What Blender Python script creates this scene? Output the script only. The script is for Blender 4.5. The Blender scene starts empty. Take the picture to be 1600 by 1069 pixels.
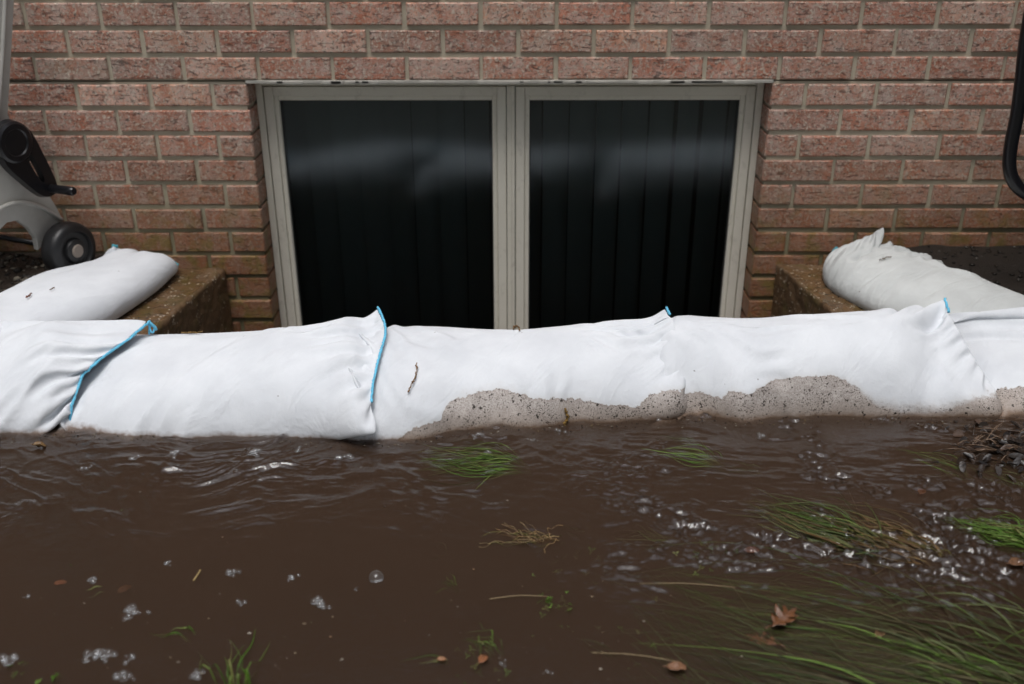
import bpy, math, random
import numpy as np
from mathutils import Vector

# ------------------------------------------------------------------ camera, world, light
sc = bpy.context.scene
COL = sc.collection
F_PX = 1555.0; TILT = 0.4351; YAW = -0.0055; ROLL = -0.0021
CAM = np.array([0.0977, -2.773, 1.06])
cam_data = bpy.data.cameras.new('camera')
cam_data.sensor_width = 36.0
cam_data.lens = 36.0 * F_PX / 1600.0
cam_data.clip_start = 0.05; cam_data.clip_end = 500
cam_data.dof.use_dof = True
cam_data.dof.focus_distance = 2.16
cam_data.dof.aperture_fstop = 2.7
cam = bpy.data.objects.new('camera', cam_data); COL.objects.link(cam)
cam.location = CAM
cam.rotation_mode = 'XYZ'
from mathutils import Matrix
cam.matrix_world = (Matrix.Translation(Vector(CAM)) @ Matrix.Rotation(-YAW, 4, 'Z') @
                    Matrix.Rotation(math.pi/2 - TILT, 4, 'X') @ Matrix.Rotation(ROLL, 4, 'Z'))
sc.camera = cam

SUN_EL = math.radians(72); SUN_AZ = math.radians(195)      # azimuth: clockwise from +Y
ZEN = 5.5
world = bpy.data.worlds.new('World'); sc.world = world
world.use_nodes = True
wn = world.node_tree; wn.nodes.clear()
sky = wn.nodes.new('ShaderNodeTexSky'); sky.sky_type = 'NISHITA'; sky.sun_disc = False
sky.sun_elevation = SUN_EL; sky.sun_rotation = SUN_AZ
sky.air_density = 1.0; sky.dust_density = 3.0; sky.ozone_density = 1.0
hsv = wn.nodes.new('ShaderNodeHueSaturation'); hsv.inputs['Saturation'].default_value = 0.35
bg = wn.nodes.new('ShaderNodeBackground'); bg.inputs[1].default_value = 0.12
wo = wn.nodes.new('ShaderNodeOutputWorld')
tcw = wn.nodes.new('ShaderNodeTexCoord'); spw = wn.nodes.new('ShaderNodeSeparateXYZ'); rpw = wn.nodes.new('ShaderNodeValToRGB')
cld = wn.nodes.new('ShaderNodeTexNoise'); cld.inputs['Scale'].default_value = 2.2; cld.inputs['Detail'].default_value = 4
rpw.color_ramp.elements[0].color = (.75, .75, .75, 1); rpw.color_ramp.elements[1].color = (ZEN, ZEN, ZEN, 1)
rpw.color_ramp.elements[0].position = .25; rpw.color_ramp.elements[1].position = .97; e_ = rpw.color_ramp.elements.new(.72); e_.color = (1., 1., 1., 1)
mlw = wn.nodes.new('ShaderNodeMix'); mlw.data_type = 'RGBA'; mlw.blend_type = 'MULTIPLY'; mlw.inputs[0].default_value = 1
ml2 = wn.nodes.new('ShaderNodeMix'); ml2.data_type = 'RGBA'; ml2.blend_type = 'MULTIPLY'; ml2.inputs[0].default_value = .6
wn.links.new(tcw.outputs['Generated'], spw.inputs[0]); wn.links.new(spw.outputs['Z'], rpw.inputs[0]); wn.links.new(tcw.outputs['Generated'], cld.inputs['Vector'])
wn.links.new(sky.outputs[0], hsv.inputs['Color']); wn.links.new(hsv.outputs[0], mlw.inputs[6]); wn.links.new(rpw.outputs[0], mlw.inputs[7])
wn.links.new(mlw.outputs[2], bg.inputs[0]); wn.links.new(bg.outputs[0], wo.inputs[0])
sun_data = bpy.data.lights.new('sun', 'SUN'); sun_data.energy = 2.1; sun_data.angle = math.radians(24)
sun_data.color = (1.0, 0.985, 0.96)
sun = bpy.data.objects.new('sun', sun_data); COL.objects.link(sun)
sd = Vector((math.sin(SUN_AZ)*math.cos(SUN_EL), math.cos(SUN_AZ)*math.cos(SUN_EL), math.sin(SUN_EL)))
sun.rotation_mode = 'QUATERNION'; sun.rotation_quaternion = sd.to_track_quat('Z', 'Y'); sun.location = sd*20
sc.view_settings.view_transform = 'Standard'; sc.view_settings.look = 'None'
sc.view_settings.exposure = -1.06; sc.view_settings.gamma = 1.0
sc.cycles.max_bounces = 8; sc.cycles.diffuse_bounces = 4; sc.cycles.glossy_bounces = 4
sc.cycles.transmission_bounces = 6; sc.cycles.transparent_max_bounces = 16; sc.cycles.volume_bounces = 1
sc.cycles.use_denoising = True
sc.cycles.sample_clamp_indirect = 6.0

random.seed(4); rng = np.random.RandomState(11)

# ------------------------------------------------------------------ survey helper: where a sight line meets a plane
def sight(px, py):
    u = px-800; v = py-534.5
    c, s = math.cos(-ROLL), math.sin(-ROLL); u, v = u*c-v*s, u*s+v*c
    x2 = u/F_PX; up = -v/F_PX
    y2 = math.cos(TILT)+up*math.sin(TILT); z = -math.sin(TILT)+up*math.cos(TILT)
    c, s = math.cos(-YAW), math.sin(-YAW)
    return np.array([x2*c-y2*s, x2*s+y2*c, z])
def at(px, py, Z=None, Y=None):
    r = sight(px, py)
    t = (Z-CAM[2])/r[2] if Z is not None else (Y-CAM[1])/r[1]
    return CAM+t*r
def at_plane(px, py, p0, n):
    r = sight(px, py); n = np.array(n, float)
    return CAM + r*(np.dot(np.array(p0)-CAM, n)/np.dot(r, n))

# ------------------------------------------------------------------ object helpers
def tag(o, label=None, cat=None, group=None, kind=None):
    if label: o['label'] = label
    if cat: o['category'] = cat
    if group: o['group'] = group
    if kind: o['kind'] = kind
    return o
def empty(name, loc=(0, 0, 0), rz=0.0):
    o = bpy.data.objects.new(name, None); COL.objects.link(o)
    o.location = loc; o.rotation_euler = (0, 0, rz); o.empty_display_size = 0.1
    return o
def mesh_obj(name, V, Fc, mat, parent=None, smooth=False, origin=None, mats=None):
    V = np.asarray(V, float)
    if origin is not None: V = V-np.asarray(origin, float)
    me = bpy.data.meshes.new(name)
    if isinstance(Fc, np.ndarray) and Fc.ndim == 2:
        n = Fc.shape[1]
        me.vertices.add(len(V)); me.vertices.foreach_set('co', V.astype(np.float32).ravel())
        me.loops.add(Fc.size); me.loops.foreach_set('vertex_index', Fc.astype(np.int32).ravel())
        me.polygons.add(len(Fc))
        me.polygons.foreach_set('loop_start', np.arange(0, Fc.size, n, dtype=np.int32))
        me.polygons.foreach_set('loop_total', np.full(len(Fc), n, dtype=np.int32))
        me.update(calc_edges=True); me.validate()
    else:
        me.from_pydata([tuple(v) for v in V], [], [tuple(int(i) for i in f) for f in Fc]); me.update()
    if mats:
        for m in mats: me.materials.append(m)
    elif mat: me.materials.append(mat)
    if smooth: me.polygons.foreach_set('use_smooth', np.ones(len(me.polygons), bool))
    o = bpy.data.objects.new(name, me); COL.objects.link(o)
    if origin is not None: o.location = tuple(origin)
    if parent: o.parent = parent
    return o
def float_attr(o, name, vals):
    a = o.data.attributes.new(name, 'FLOAT', 'POINT'); a.data.foreach_set('value', np.asarray(vals, np.float32))
def color_attr(o, name, vals):
    a = o.data.attributes.new(name, 'FLOAT_COLOR', 'POINT')
    v = np.ones((len(vals), 4), np.float32); v[:, :3] = vals; a.data.foreach_set('color', v.ravel())

class MB:
    def __init__(s): s.v = []; s.f = []
    def add(s, V, Fc):
        n = len(s.v); s.v += [tuple(float(c) for c in p) for p in V]; s.f += [tuple(int(i)+n for i in f) for f in Fc]
    def box(s, lo, hi):
        x0, y0, z0 = lo; x1, y1, z1 = hi
        s.add([(x0,y0,z0),(x1,y0,z0),(x1,y1,z0),(x0,y1,z0),(x0,y0,z1),(x1,y0,z1),(x1,y1,z1),(x0,y1,z1)],
              [(0,3,2,1),(4,5,6,7),(0,1,5,4),(1,2,6,5),(2,3,7,6),(3,0,4,7)])
    def tube(s, pts, rad, n=10, cap=True):
        P = np.array(pts, float); m = len(P)
        if np.isscalar(rad): rad = [rad]*m
        T = np.gradient(P, axis=0); T /= np.maximum(np.linalg.norm(T, axis=1, keepdims=True), 1e-9)
        ref = np.array([0, 0, 1.0]) if abs(T[0][2]) < .9 else np.array([1.0, 0, 0])
        a = np.cross(T[0], ref); a /= np.linalg.norm(a)
        rings = []
        for i in range(m):
            a = a-T[i]*np.dot(a, T[i]); a /= max(np.linalg.norm(a), 1e-9); b = np.cross(T[i], a)
            rings.append([P[i]+rad[i]*(math.cos(t)*a+math.sin(t)*b) for t in np.linspace(0, 2*math.pi, n, endpoint=False)])
        V = [p for r in rings for p in r]; Fc = []
        for i in range(m-1):
            for k in range(n):
                Fc.append((i*n+k, i*n+(k+1) % n, (i+1)*n+(k+1) % n, (i+1)*n+k))
        if cap: Fc += [tuple(range(n-1, -1, -1)), tuple((m-1)*n+k for k in range(n))]
        s.add(V, Fc)
    def lathe(s, prof, c, axis, n=32):
        """prof: (distance along axis, radius)"""
        ax = np.array(axis, float); ax /= np.linalg.norm(ax)
        ref = np.array([0, 0, 1.0]) if abs(ax[2]) < .9 else np.array([1.0, 0, 0]); a = np.cross(ax, ref); a /= np.linalg.norm(a); b = np.cross(ax, a)
        V = []; Fc = []
        for d, r in prof:
            for t in np.linspace(0, 2*math.pi, n, endpoint=False):
                V.append(np.array(c)+ax*d+r*(math.cos(t)*a+math.sin(t)*b))
        for i in range(len(prof)-1):
            for k in range(n): Fc.append((i*n+k, i*n+(k+1) % n, (i+1)*n+(k+1) % n, (i+1)*n+k))
        Fc += [tuple(range(n-1, -1, -1)), tuple((len(prof)-1)*n+k for k in range(n))]
        s.add(V, Fc)
    def prism(s, pts, off):
        """closed outline of 3-D points extruded by vector off"""
        n = len(pts); P = [np.array(p, float) for p in pts]
        V = P+[p+np.array(off) for p in P]
        s.add(V, [tuple(range(n)), tuple(range(2*n-1, n-1, -1))]+[(i, i+n, (i+1) % n+n, (i+1) % n) for i in range(n)])
    def build(s, name, mat, parent=None, smooth=False, origin=None, bevel=0, seg=2):
        o = mesh_obj(name, s.v, s.f, mat, parent, smooth, origin)
        import bmesh
        bm = bmesh.new(); bm.from_mesh(o.data); bmesh.ops.recalc_face_normals(bm, faces=bm.faces); bm.to_mesh(o.data); bm.free()
        if bevel:
            b = o.modifiers.new('bevel', 'BEVEL'); b.width = bevel; b.segments = seg; b.limit_method = 'ANGLE'; b.angle_limit = math.radians(40)
        if smooth:
            for p in o.data.polygons: p.use_smooth = True
            if bevel: o.modifiers['bevel'].harden_normals = False
        return o
def smooth_path(pts, n=24):
    P = np.array(pts, float); m = len(P)
    t = np.linspace(0, m-1, n); out = []
    Q = np.vstack([2*P[0]-P[1], P, 2*P[-1]-P[-2]])
    for x in t:
        i = min(int(x), m-2); f = x-i
        p0, p1, p2, p3 = Q[i], Q[i+1], Q[i+2], Q[i+3]
        out.append(.5*((2*p1)+(-p0+p2)*f+(2*p0-5*p1+4*p2-p3)*f*f+(-p0+3*p1-3*p2+p3)*f**3))
    return np.array(out)

# value noise (numpy)
def vnoise(x, y, seed=0):
    r = np.random.RandomState(seed); G = r.rand(256, 256)*2-1
    xi = np.floor(x).astype(int); yi = np.floor(y).astype(int); fx = x-xi; fy = y-yi
    fx = fx*fx*fx*(fx*(fx*6-15)+10); fy = fy*fy*fy*(fy*(fy*6-15)+10)
    g = lambda a, b: G[a % 256, b % 256]
    return (g(xi, yi)*(1-fx)+g(xi+1, yi)*fx)*(1-fy)+(g(xi, yi+1)*(1-fx)+g(xi+1, yi+1)*fx)*fy
def fbm(x, y, seed=0, o=4, g=.5):
    a = 1; s = 0
    for i in range(o): s = s+a*vnoise(x*2**i+i*17.3, y*2**i-i*9.1, seed+i); a *= g
    return s
def sstep(a, b, x):
    t = np.clip((x-a)/(b-a), 0, 1); return t*t*(3-2*t)

# ------------------------------------------------------------------ material helpers
class NT:
    def __init__(s, name):
        s.m = bpy.data.materials.new(name); s.m.use_nodes = True; s.t = s.m.node_tree; s.t.nodes.clear()
        s.out = s.n('ShaderNodeOutputMaterial')
    def n(s, t, **kw):
        x = s.t.nodes.new(t)
        for k, v in kw.items():
            if hasattr(x, k): setattr(x, k, v)
            else: x.inputs[k].default_value = v
        return x
    def l(s, a, b): s.t.links.new(a, b)
    def coord(s, scale=(1, 1, 1), rot=(0, 0, 0), kind='Position'):
        if kind == 'Position': src = s.n('ShaderNodeNewGeometry').outputs['Position']
        else: src = s.n('ShaderNodeTexCoord').outputs[kind]
        mp = s.n('ShaderNodeMapping'); mp.inputs['Scale'].default_value = scale; mp.inputs['Rotation'].default_value = rot
        s.l(src, mp.inputs[0]); return mp.outputs[0]
    def noise(s, co, scale, detail=4, rough=.55, dist=0):
        x = s.n('ShaderNodeTexNoise'); x.inputs['Scale'].default_value = scale; x.inputs['Detail'].default_value = detail
        x.inputs['Roughness'].default_value = rough; x.inputs['Distortion'].default_value = dist
        s.l(co, x.inputs['Vector']); return x.outputs['Fac']
    def ramp(s, f, stops, interp='LINEAR'):
        x = s.n('ShaderNodeValToRGB'); x.color_ramp.interpolation = interp
        e = x.color_ramp.elements
        while len(e) < len(stops): e.new(.5)
        for k, (p, c) in enumerate(stops):
            e[k].position = p; e[k].color = (c, c, c, 1) if np.isscalar(c) else (*c, 1)
        s.l(f, x.inputs[0]); return x.outputs[0]
    def mix(s, f, a, b, mode='MIX'):
        x = s.n('ShaderNodeMix'); x.data_type = 'RGBA'; x.blend_type = mode
        for i, v in ((0, f), (6, a), (7, b)):
            if isinstance(v, (int, float)): x.inputs[i].default_value = v if i == 0 else (v, v, v, 1)
            elif isinstance(v, tuple): x.inputs[i].default_value = (*v, 1)
            else: s.l(v, x.inputs[i])
        return x.outputs[2]
    def math(s, op, a, b=None, c=None, clamp=False):
        x = s.n('ShaderNodeMath'); x.operation = op; x.use_clamp = clamp
        for i, v in enumerate((a, b, c)):
            if v is None: continue
            if isinstance(v, (int, float)): x.inputs[i].default_value = v
            else: s.l(v, x.inputs[i])
        return x.outputs[0]
    def attr(s, name, out='Fac'):
        x = s.n('ShaderNodeAttribute'); x.attribute_name = name; return x.outputs[out]
    def sep(s, v):
        x = s.n('ShaderNodeSeparateXYZ'); s.l(v, x.inputs[0]); return x.outputs
    def bump(s, h, strength=.5, dist=.002, normal=None):
        x = s.n('ShaderNodeBump'); x.inputs['Strength'].default_value = strength; x.inputs['Distance'].default_value = dist
        s.l(h, x.inputs['Height'])
        if normal: s.l(normal, x.inputs['Normal'])
        return x.outputs[0]
    def bsdf(s, color, rough=.6, normal=None, spec=.5, metal=0, **kw):
        x = s.n('ShaderNodeBsdfPrincipled')
        for k, v in (('Base Color', color), ('Roughness', rough), ('Specular IOR Level', spec), ('Metallic', metal)):
            if isinstance(v, (int, float)): x.inputs[k].default_value = v
            elif isinstance(v, tuple): x.inputs[k].default_value = (*v, 1)
            else: s.l(v, x.inputs[k])
        for k, v in kw.items(): x.inputs[k.replace('_', ' ')].default_value = v
        if normal: s.l(normal, x.inputs['Normal'])
        return x.outputs[0]
    def done(s, sh): s.l(sh, s.out.inputs['Surface']); return s.m

def plain(name, col, rough=.5, noise_amt=.15, nscale=60, bump=.2, spec=.5, bdist=.001):
    t = NT(name); co = t.coord(); n = t.noise(co, nscale, 5)
    c2 = tuple(c*(1-noise_amt*1.6) for c in col); c3 = tuple(min(1, c*(1+noise_amt)) for c in col)
    big = t.noise(co, nscale*.12, 3)
    colr = t.mix(t.math('MULTIPLY', n, big), c3, c2) if noise_amt else col
    return t.done(t.bsdf(colr, rough, t.bump(n, bump, bdist), spec))

# brick
def mat_brick():
    t = NT('brick_clay'); co = t.coord()
    at_ = t.n('ShaderNodeAttribute'); at_.attribute_name = 'tone'; tone = at_.outputs['Color']
    patch = t.ramp(t.noise(t.coord((1.6, 1, .7)), 13, 3, .6, .5), [(.42, 0), (.58, 1)])
    col = t.mix(t.math('MULTIPLY', patch, .7), tone, (.44, .165, .10))            # redder patches
    gr = t.ramp(t.noise(t.coord((1, 1, 1.2)), 20, 5, .7), [(.42, 0), (.64, 1)])
    col = t.mix(t.math('MULTIPLY', gr, .58), col, (.60, .49, .44))                 # chalky bloom
    sp = t.ramp(t.noise(co, 105, 4, .72), [(.52, 0), (.58, 1)])
    col = t.mix(t.math('MULTIPLY', sp, .72), col, (.66, .58, .48))                  # pale sand specks
    sp2 = t.ramp(t.noise(co, 230, 2, .6), [(.60, 0), (.66, 1)])
    col = t.mix(t.math('MULTIPLY', sp2, .5), col, (.68, .62, .54))
    dk = t.ramp(t.noise(co, 120, 4, .7), [(.37, 1), (.44, 0)])
    col = t.mix(t.math('MULTIPLY', dk, .75), col, (.085, .06, .05))
    # bark-like gouges slanting across each face
    s1 = t.noise(t.coord((1, 1, 4.0), (0, .65, 0)), 26, 4, .62, .8)
    s2 = t.noise(t.coord((1, 1, 3.4), (0, -.75, 0)), 22, 4, .62, 1.0)
    m1 = t.ramp(s1, [(.345, 1), (.385, 0)]); m2 = t.ramp(s2, [(.34, 1), (.375, 0)])
    scr = t.math('MAXIMUM', m1, m2)
    col = t.mix(t.math('MULTIPLY', scr, .6), col, (.11, .07, .055))
    z = t.sep(co)['Z']
    lowf = t.math('ADD', z, t.math('MULTIPLY', t.math('SUBTRACT', t.noise(co, 5, 4), .5), .3))
    damp = t.ramp(t.math('DIVIDE', lowf, .46, clamp=True), [(.0, 1), (.35, .7), (1, 0)])
    col = t.mix(t.math('MULTIPLY', damp, .78), col, (.22, .085, .025))
    alg = t.math('MULTIPLY', t.ramp(t.noise(co, 17, 4, .6), [(.48, 0), (.62, 1)]), t.ramp(t.math('DIVIDE', lowf, .3, clamp=True), [(.15, .75), (1, 0)]))
    col = t.mix(alg, col, (.20, .15, .035))
    h = t.math('SUBTRACT', t.math('ADD', t.noise(co, 75, 6, .72), t.math('MULTIPLY', sp, .22)), t.math('MULTIPLY', scr, 1.0))
    nrm = t.bump(h, 1.0, .0045)
    return t.done(t.bsdf(col, t.ramp(damp, [(0, .85), (1, .5)]), nrm, .35))
def mat_mortar():
    t = NT('mortar'); co = t.coord()
    col = t.mix(t.noise(co, 25, 4), (.56, .50, .39), (.40, .355, .27))
    z = t.sep(co)['Z']
    lowf = t.math('ADD', z, t.math('MULTIPLY', t.math('SUBTRACT', t.noise(co, 5, 4), .5), .42))
    col = t.mix(t.ramp(t.math('DIVIDE', lowf, .4, clamp=True), [(0, .8), (1, 0)]), col, (.13, .115, .045))
    return t.done(t.bsdf(col, .9, t.bump(t.noise(co, 210, 5, .7), .8, .002), .2))
M_BRICK = mat_brick(); M_MORTAR = mat_mortar()

def mat_concrete():
    t = NT('wet_mossy_concrete'); co = t.coord(); g = t.n('ShaderNodeNewGeometry')
    nz = t.sep(g.outputs['Normal'])['Z']
    n1 = t.noise(co, 9, 5, .6); n2 = t.noise(co, 45, 5, .65)
    col = t.mix(n1, (.06, .033, .014), (.17, .10, .05))
    col = t.mix(t.ramp(t.noise(co, 16, 4), [(.5, 0), (.66, .6)]), col, (.07, .055, .012))
    col = t.mix(t.ramp(n2, [(.3, .75), (.46, 0)]), col, (.03, .02, .012))
    vor = t.n('ShaderNodeTexVoronoi'); vor.inputs['Scale'].default_value = 95; t.l(co, vor.inputs['Vector'])
    stone = t.math('MULTIPLY', t.ramp(vor.outputs['Distance'], [(.24, 1), (.36, 0)]), t.ramp(t.noise(co, 40, 2), [(.53, 0), (.57, 1)]))
    col = t.mix(stone, col, (.42, .35, .26))
    wetmask = t.math('MULTIPLY', t.ramp(nz, [(.9, 0), (.99, 1)]), t.ramp(t.noise(t.coord((1, 1, 1)), 7, 3, .5), [(.42, 0), (.5, 1)]))
    rough = t.mix(wetmask, t.ramp(n2, [(.3, .35), (.7, .75)]), .04)
    h = t.math('MULTIPLY', t.math('ADD', n2, t.math('MULTIPLY', stone, .5)), t.math('SUBTRACT', 1.0, t.math('MULTIPLY', wetmask, .93)))
    return t.done(t.bsdf(col, rough, t.bump(h, .9, .006), .5))
M_CONC = mat_concrete()

def mat_fabric(name='white_geotextile', base=(.70, .725, .755), grey=(.59, .615, .65), fold=(.6, 3.2, 15)):
    t = NT(name); co = t.coord(); oc = t.coord(kind='Object')
    n = t.noise(oc, 7, 4)
    col = t.mix(t.ramp(n, [(.35, 0), (.75, 1)]), base, grey)
    fib = t.noise(t.coord((1, 1, 1), kind='Object'), 420, 3, .7)
    mid = t.noise(oc, 130, 4, .65)
    col = t.mix(t.math('MULTIPLY', t.ramp(mid, [(.3, 1), (.6, 0)]), .1), col, (.6, .61, .64))
    # wet stain: 'stain' is the height above (+) or below (-) the ragged tide mark, in metres
    st = t.attr('stain')
    st2 = t.math('ADD', st, t.math('MULTIPLY', t.math('SUBTRACT', t.noise(co, 48, 6, .7), .5), .026))
    st2 = t.math('ADD', st2, t.math('MULTIPLY', t.math('SUBTRACT', t.noise(co, 330, 3, .6), .5), .005))
    soft = t.attr('soft')
    wid = t.math('ADD', .0012, t.math('MULTIPLY', soft, .03))
    m = t.math('DIVIDE', st2, wid, clamp=True)
    wetc = t.mix(t.ramp(t.noise(co, 38, 4), [(.3, 0), (.7, 1)]), (.50, .455, .42), (.38, .335, .305))
    wetc = t.mix(t.ramp(t.noise(co, 290, 3, .65), [(.42, .55), (.55, 0)]), wetc, (.21, .17, .15))
    rim = t.math('MULTIPLY', m, t.ramp(t.math('DIVIDE', st2, .006, clamp=True), [(0, 1), (1, 0)]))
    zz_ = t.sep(co)['Z']
    wetc = t.mix(t.ramp(t.math('DIVIDE', zz_, .045, clamp=True), [(0, .75), (1, 0)]), wetc, (.25, .185, .135))
    halo = t.math('MULTIPLY', t.math('MULTIPLY', t.math('ADD', st2, .011), 90, clamp=True), .16)
    col = t.mix(t.math('MULTIPLY', halo, t.math('GREATER_THAN', t.attr('stain'), -.045)), col, (.42, .36, .29))
    col = t.mix(t.math('MULTIPLY', m, .88), col, wetc)
    col = t.mix(t.math('MULTIPLY', rim, .45), col, (.24, .19, .16))
    vor = t.n('ShaderNodeTexVoronoi'); vor.inputs['Scale'].default_value = 135; vor.feature = 'F1'
    wv = t.n('ShaderNodeVectorMath'); wv.operation = 'ADD'; t.l(co, wv.inputs[0])
    nz = t.n('ShaderNodeTexNoise'); nz.inputs['Scale'].default_value = 90; t.l(co, nz.inputs['Vector'])
    sc_ = t.n('ShaderNodeVectorMath'); sc_.operation = 'SCALE'; sc_.inputs['Scale'].default_value = .012
    t.l(nz.outputs['Color'], sc_.inputs[0]); t.l(sc_.outputs[0], wv.inputs[1]); t.l(wv.outputs[0], vor.inputs['Vector'])
    keep = t.sep(vor.outputs['Color'])['X']
    grit = t.math('MAXIMUM', t.ramp(t.noise(co, 240, 2, .5), [(.60, 0), (.63, 1)]), t.ramp(t.noise(co, 520, 2, .5), [(.60, 0), (.64, 1)]))
    dens = t.ramp(t.noise(co, 20, 4, .6), [(.40, .12), (.56, 1)])
    col = t.mix(t.math('MULTIPLY', t.math('MULTIPLY', grit, m), t.math('MULTIPLY', dens, .93)), col, (.045, .03, .022))
    # mud line right at the water and a few stray specks
    z = t.sep(co)['Z']
    mud = t.ramp(t.math('DIVIDE', t.math('ADD', z, t.math('MULTIPLY', t.math('SUBTRACT', t.noise(co, 70, 4), .5), .016)), .012, clamp=True), [(0, 1), (.5, .35), (1, 0)])
    col = t.mix(t.math('MULTIPLY', mud, t.math('MULTIPLY', t.attr('front'), .9)), col, (.20, .135, .095))
    v2 = t.n('ShaderNodeTexVoronoi'); v2.inputs['Scale'].default_value = 26; t.l(wv.outputs[0], v2.inputs['Vector'])
    v3 = t.n('ShaderNodeTexVoronoi'); v3.inputs['Scale'].default_value = 42; t.l(wv.outputs[0], v3.inputs['Vector'])
    lump = t.ramp(t.noise(co, 95, 3, .6), [(.635, 0), (.65, 1)])
    col = t.mix(t.math('MULTIPLY', lump, t.math('MULTIPLY', m, .95)), col, (.025, .018, .014))
    stray = t.math('MULTIPLY', t.math('LESS_THAN', v2.outputs['Distance'], .045), t.math('GREATER_THAN', t.sep(v2.outputs['Color'])['Y'], .86))
    col = t.mix(t.math('MULTIPLY', stray, .8), col, (.10, .07, .05))
    mp2 = t.n('ShaderNodeMapping'); mp2.inputs['Scale'].default_value = (1, .28, .6); t.l(t.coord((1, 1, 1), (0, 0, fold[0]), kind='Object'), mp2.inputs[0])
    wr = t.noise(mp2.outputs[0], fold[2], 3, .5, .9)
    h = t.math('ADD', t.math('MULTIPLY', fib, .13), t.math('MULTIPLY', mid, .30))
    nrm = t.bump(t.math('ADD', h, t.math('MULTIPLY', wr, fold[1])), .55, .004)
    rough = t.mix(m, .92, .42)
    b = t.bsdf(col, rough, nrm, .25)
    return t.done(b)
M_FAB = mat_fabric()
M_FAB_SHADE = mat_fabric('shaded_grey_geotextile', (.56, .58, .57), (.43, .445, .44), fold=(math.radians(60), 5.0, 20))  # fabric copy darkened in colour for the shade on the right rear bag
M_BLUE = plain('blue_stitching', (.13, .50, .72), .6, .35, 500, .9, bdist=.002)
M_TEAL = plain('teal_stitching', (.07, .36, .44), .6, .35, 500, .9, bdist=.002)

def mat_frame():
    t = NT('beige_vinyl'); co = t.coord()
    col = t.mix(t.noise(co, 12, 5), (.82, .785, .69), (.75, .71, .61))
    drt = t.ramp(t.noise(t.coord((1, 1, .6)), 40, 5, .7), [(.55, 0), (.8, .4)])
    col = t.mix(drt, col, (.22, .19, .14))
    return t.done(t.bsdf(col, .45, t.bump(t.noise(co, 90, 3), .15, .001), .4))
M_FRAME = mat_frame()
M_GASKET = plain('dark_gasket', (.03, .03, .028), .7, 0, 60, .1)
def mat_glass():
    t = NT('window_glass'); co = t.coord()
    fr = t.n('ShaderNodeFresnel'); fr.inputs['IOR'].default_value = 1.52
    gl = t.n('ShaderNodeBsdfGlossy'); gl.inputs['Roughness'].default_value = .135; gl.inputs['Color'].default_value = (.9, .95, 1, 1)
    nb = t.bump(t.noise(t.coord((1, 1, .4)), 3.0, 2), .05, .004); t.l(nb, gl.inputs['Normal'])
    tr = t.n('ShaderNodeBsdfTransparent'); tr.inputs['Color'].default_value = (.82, .88, .88, 1)
    f2 = t.math('MULTIPLY', fr.outputs[0], 1.05, clamp=True)
    mx = t.n('ShaderNodeMixShader'); t.l(f2, mx.inputs[0]); t.l(tr.outputs[0], mx.inputs[1]); t.l(gl.outputs[0], mx.inputs[2])
    df = t.n('ShaderNodeBsdfDiffuse'); df.inputs['Color'].default_value = (.3, .3, .28, 1)
    dust = t.ramp(t.noise(co, 500, 2), [(.68, 0), (.8, .12)])
    m2 = t.n('ShaderNodeMixShader'); t.l(dust, m2.inputs[0]); t.l(mx.outputs[0], m2.inputs[1]); t.l(df.outputs[0], m2.inputs[2])
    return t.done(m2.outputs[0])
M_GLASS = mat_glass()
M_BLIND = plain('dark_blind_fabric', (.14, .15, .15), .8, .1, 80, .2)
M_ROOM = plain('dark_interior', (.03, .03, .03), .9, 0, 10, .1)

# ------------------------------------------------------------------ brick house
PITCH = 0.0713; HEAD = 0.557; BH = 0.0588; JW = 0.0115
OPL, OPR = -0.645, 0.797; WL, WR = -3.4, 3.6; ZT = 1.95; SILL = HEAD-14*PITCH
house = empty('brick_house', (0, 0, 0))
tag(house, 'brick house wall of mottled pink and red bricks around a basement window', 'house')
bv = []; bf = []; tones = []
TONES = [(.36, .245, .185), (.32, .20, .155), (.31, .165, .12), (.37, .27, .225), (.29, .215, .185), (.33, .175, .13), (.25, .15, .115), (.39, .285, .225), (.34, .235, .19)]
def brick(x0, x1, z0, z1, y0=0., y1=.098, warm=0.):
    r = random.Random(hash((round(x0*1000), round(z0*1000))))
    yo = r.uniform(-.0022, .0022); b = .0035
    j = lambda s=.0012: r.uniform(-s, s)
    x0 += j(); x1 += j(); z0 += j(); z1 += j()
    n = len(bv); yf = y0+yo
    t0, t1 = j(.0012), j(.0012)
    # front rim (inner), edge rim (bevel), back rim
    bv.extend([(x0+b, yf+t0, z0+b), (x1-b, yf+t1, z0+b), (x1-b, yf+t1, z1-b), (x0+b, yf+t0, z1-b),
               (x0, yf+b+t0, z0), (x1, yf+b+t1, z0), (x1, yf+b+t1, z1), (x0, yf+b+t0, z1),
               (x0, y1, z0), (x1, y1, z0), (x1, y1, z1), (x0, y1, z1)])
    f = [(0, 1, 2, 3), (0, 4, 5, 1), (1, 5, 6, 2), (2, 6, 7, 3), (3, 7, 4, 0), (4, 8, 9, 5), (5, 9, 10, 6), (6, 10, 11, 7), (7, 11, 8, 4), (8, 11, 10, 9)]
    bf.extend([tuple(i+n for i in q) for q in f])
    c = np.array(r.choice(TONES)); c = c*np.array([1.22, 1.0, .90])*r.uniform(.85, 1.65)
    if warm: c = c*(1-warm)+np.array([.40, .20, .14])*warm
    tones.extend([c]*12)
def row(xs, z0, z1, warm=0., first=None):
    for a, b in zip(xs[:-1], xs[1:]): brick(a+JW/2, b-JW/2, z0, z1, warm=warm)
k_lo = int(round((SILL-HEAD)/PITCH)); k_hi = int((ZT-HEAD)/PITCH)
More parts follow.
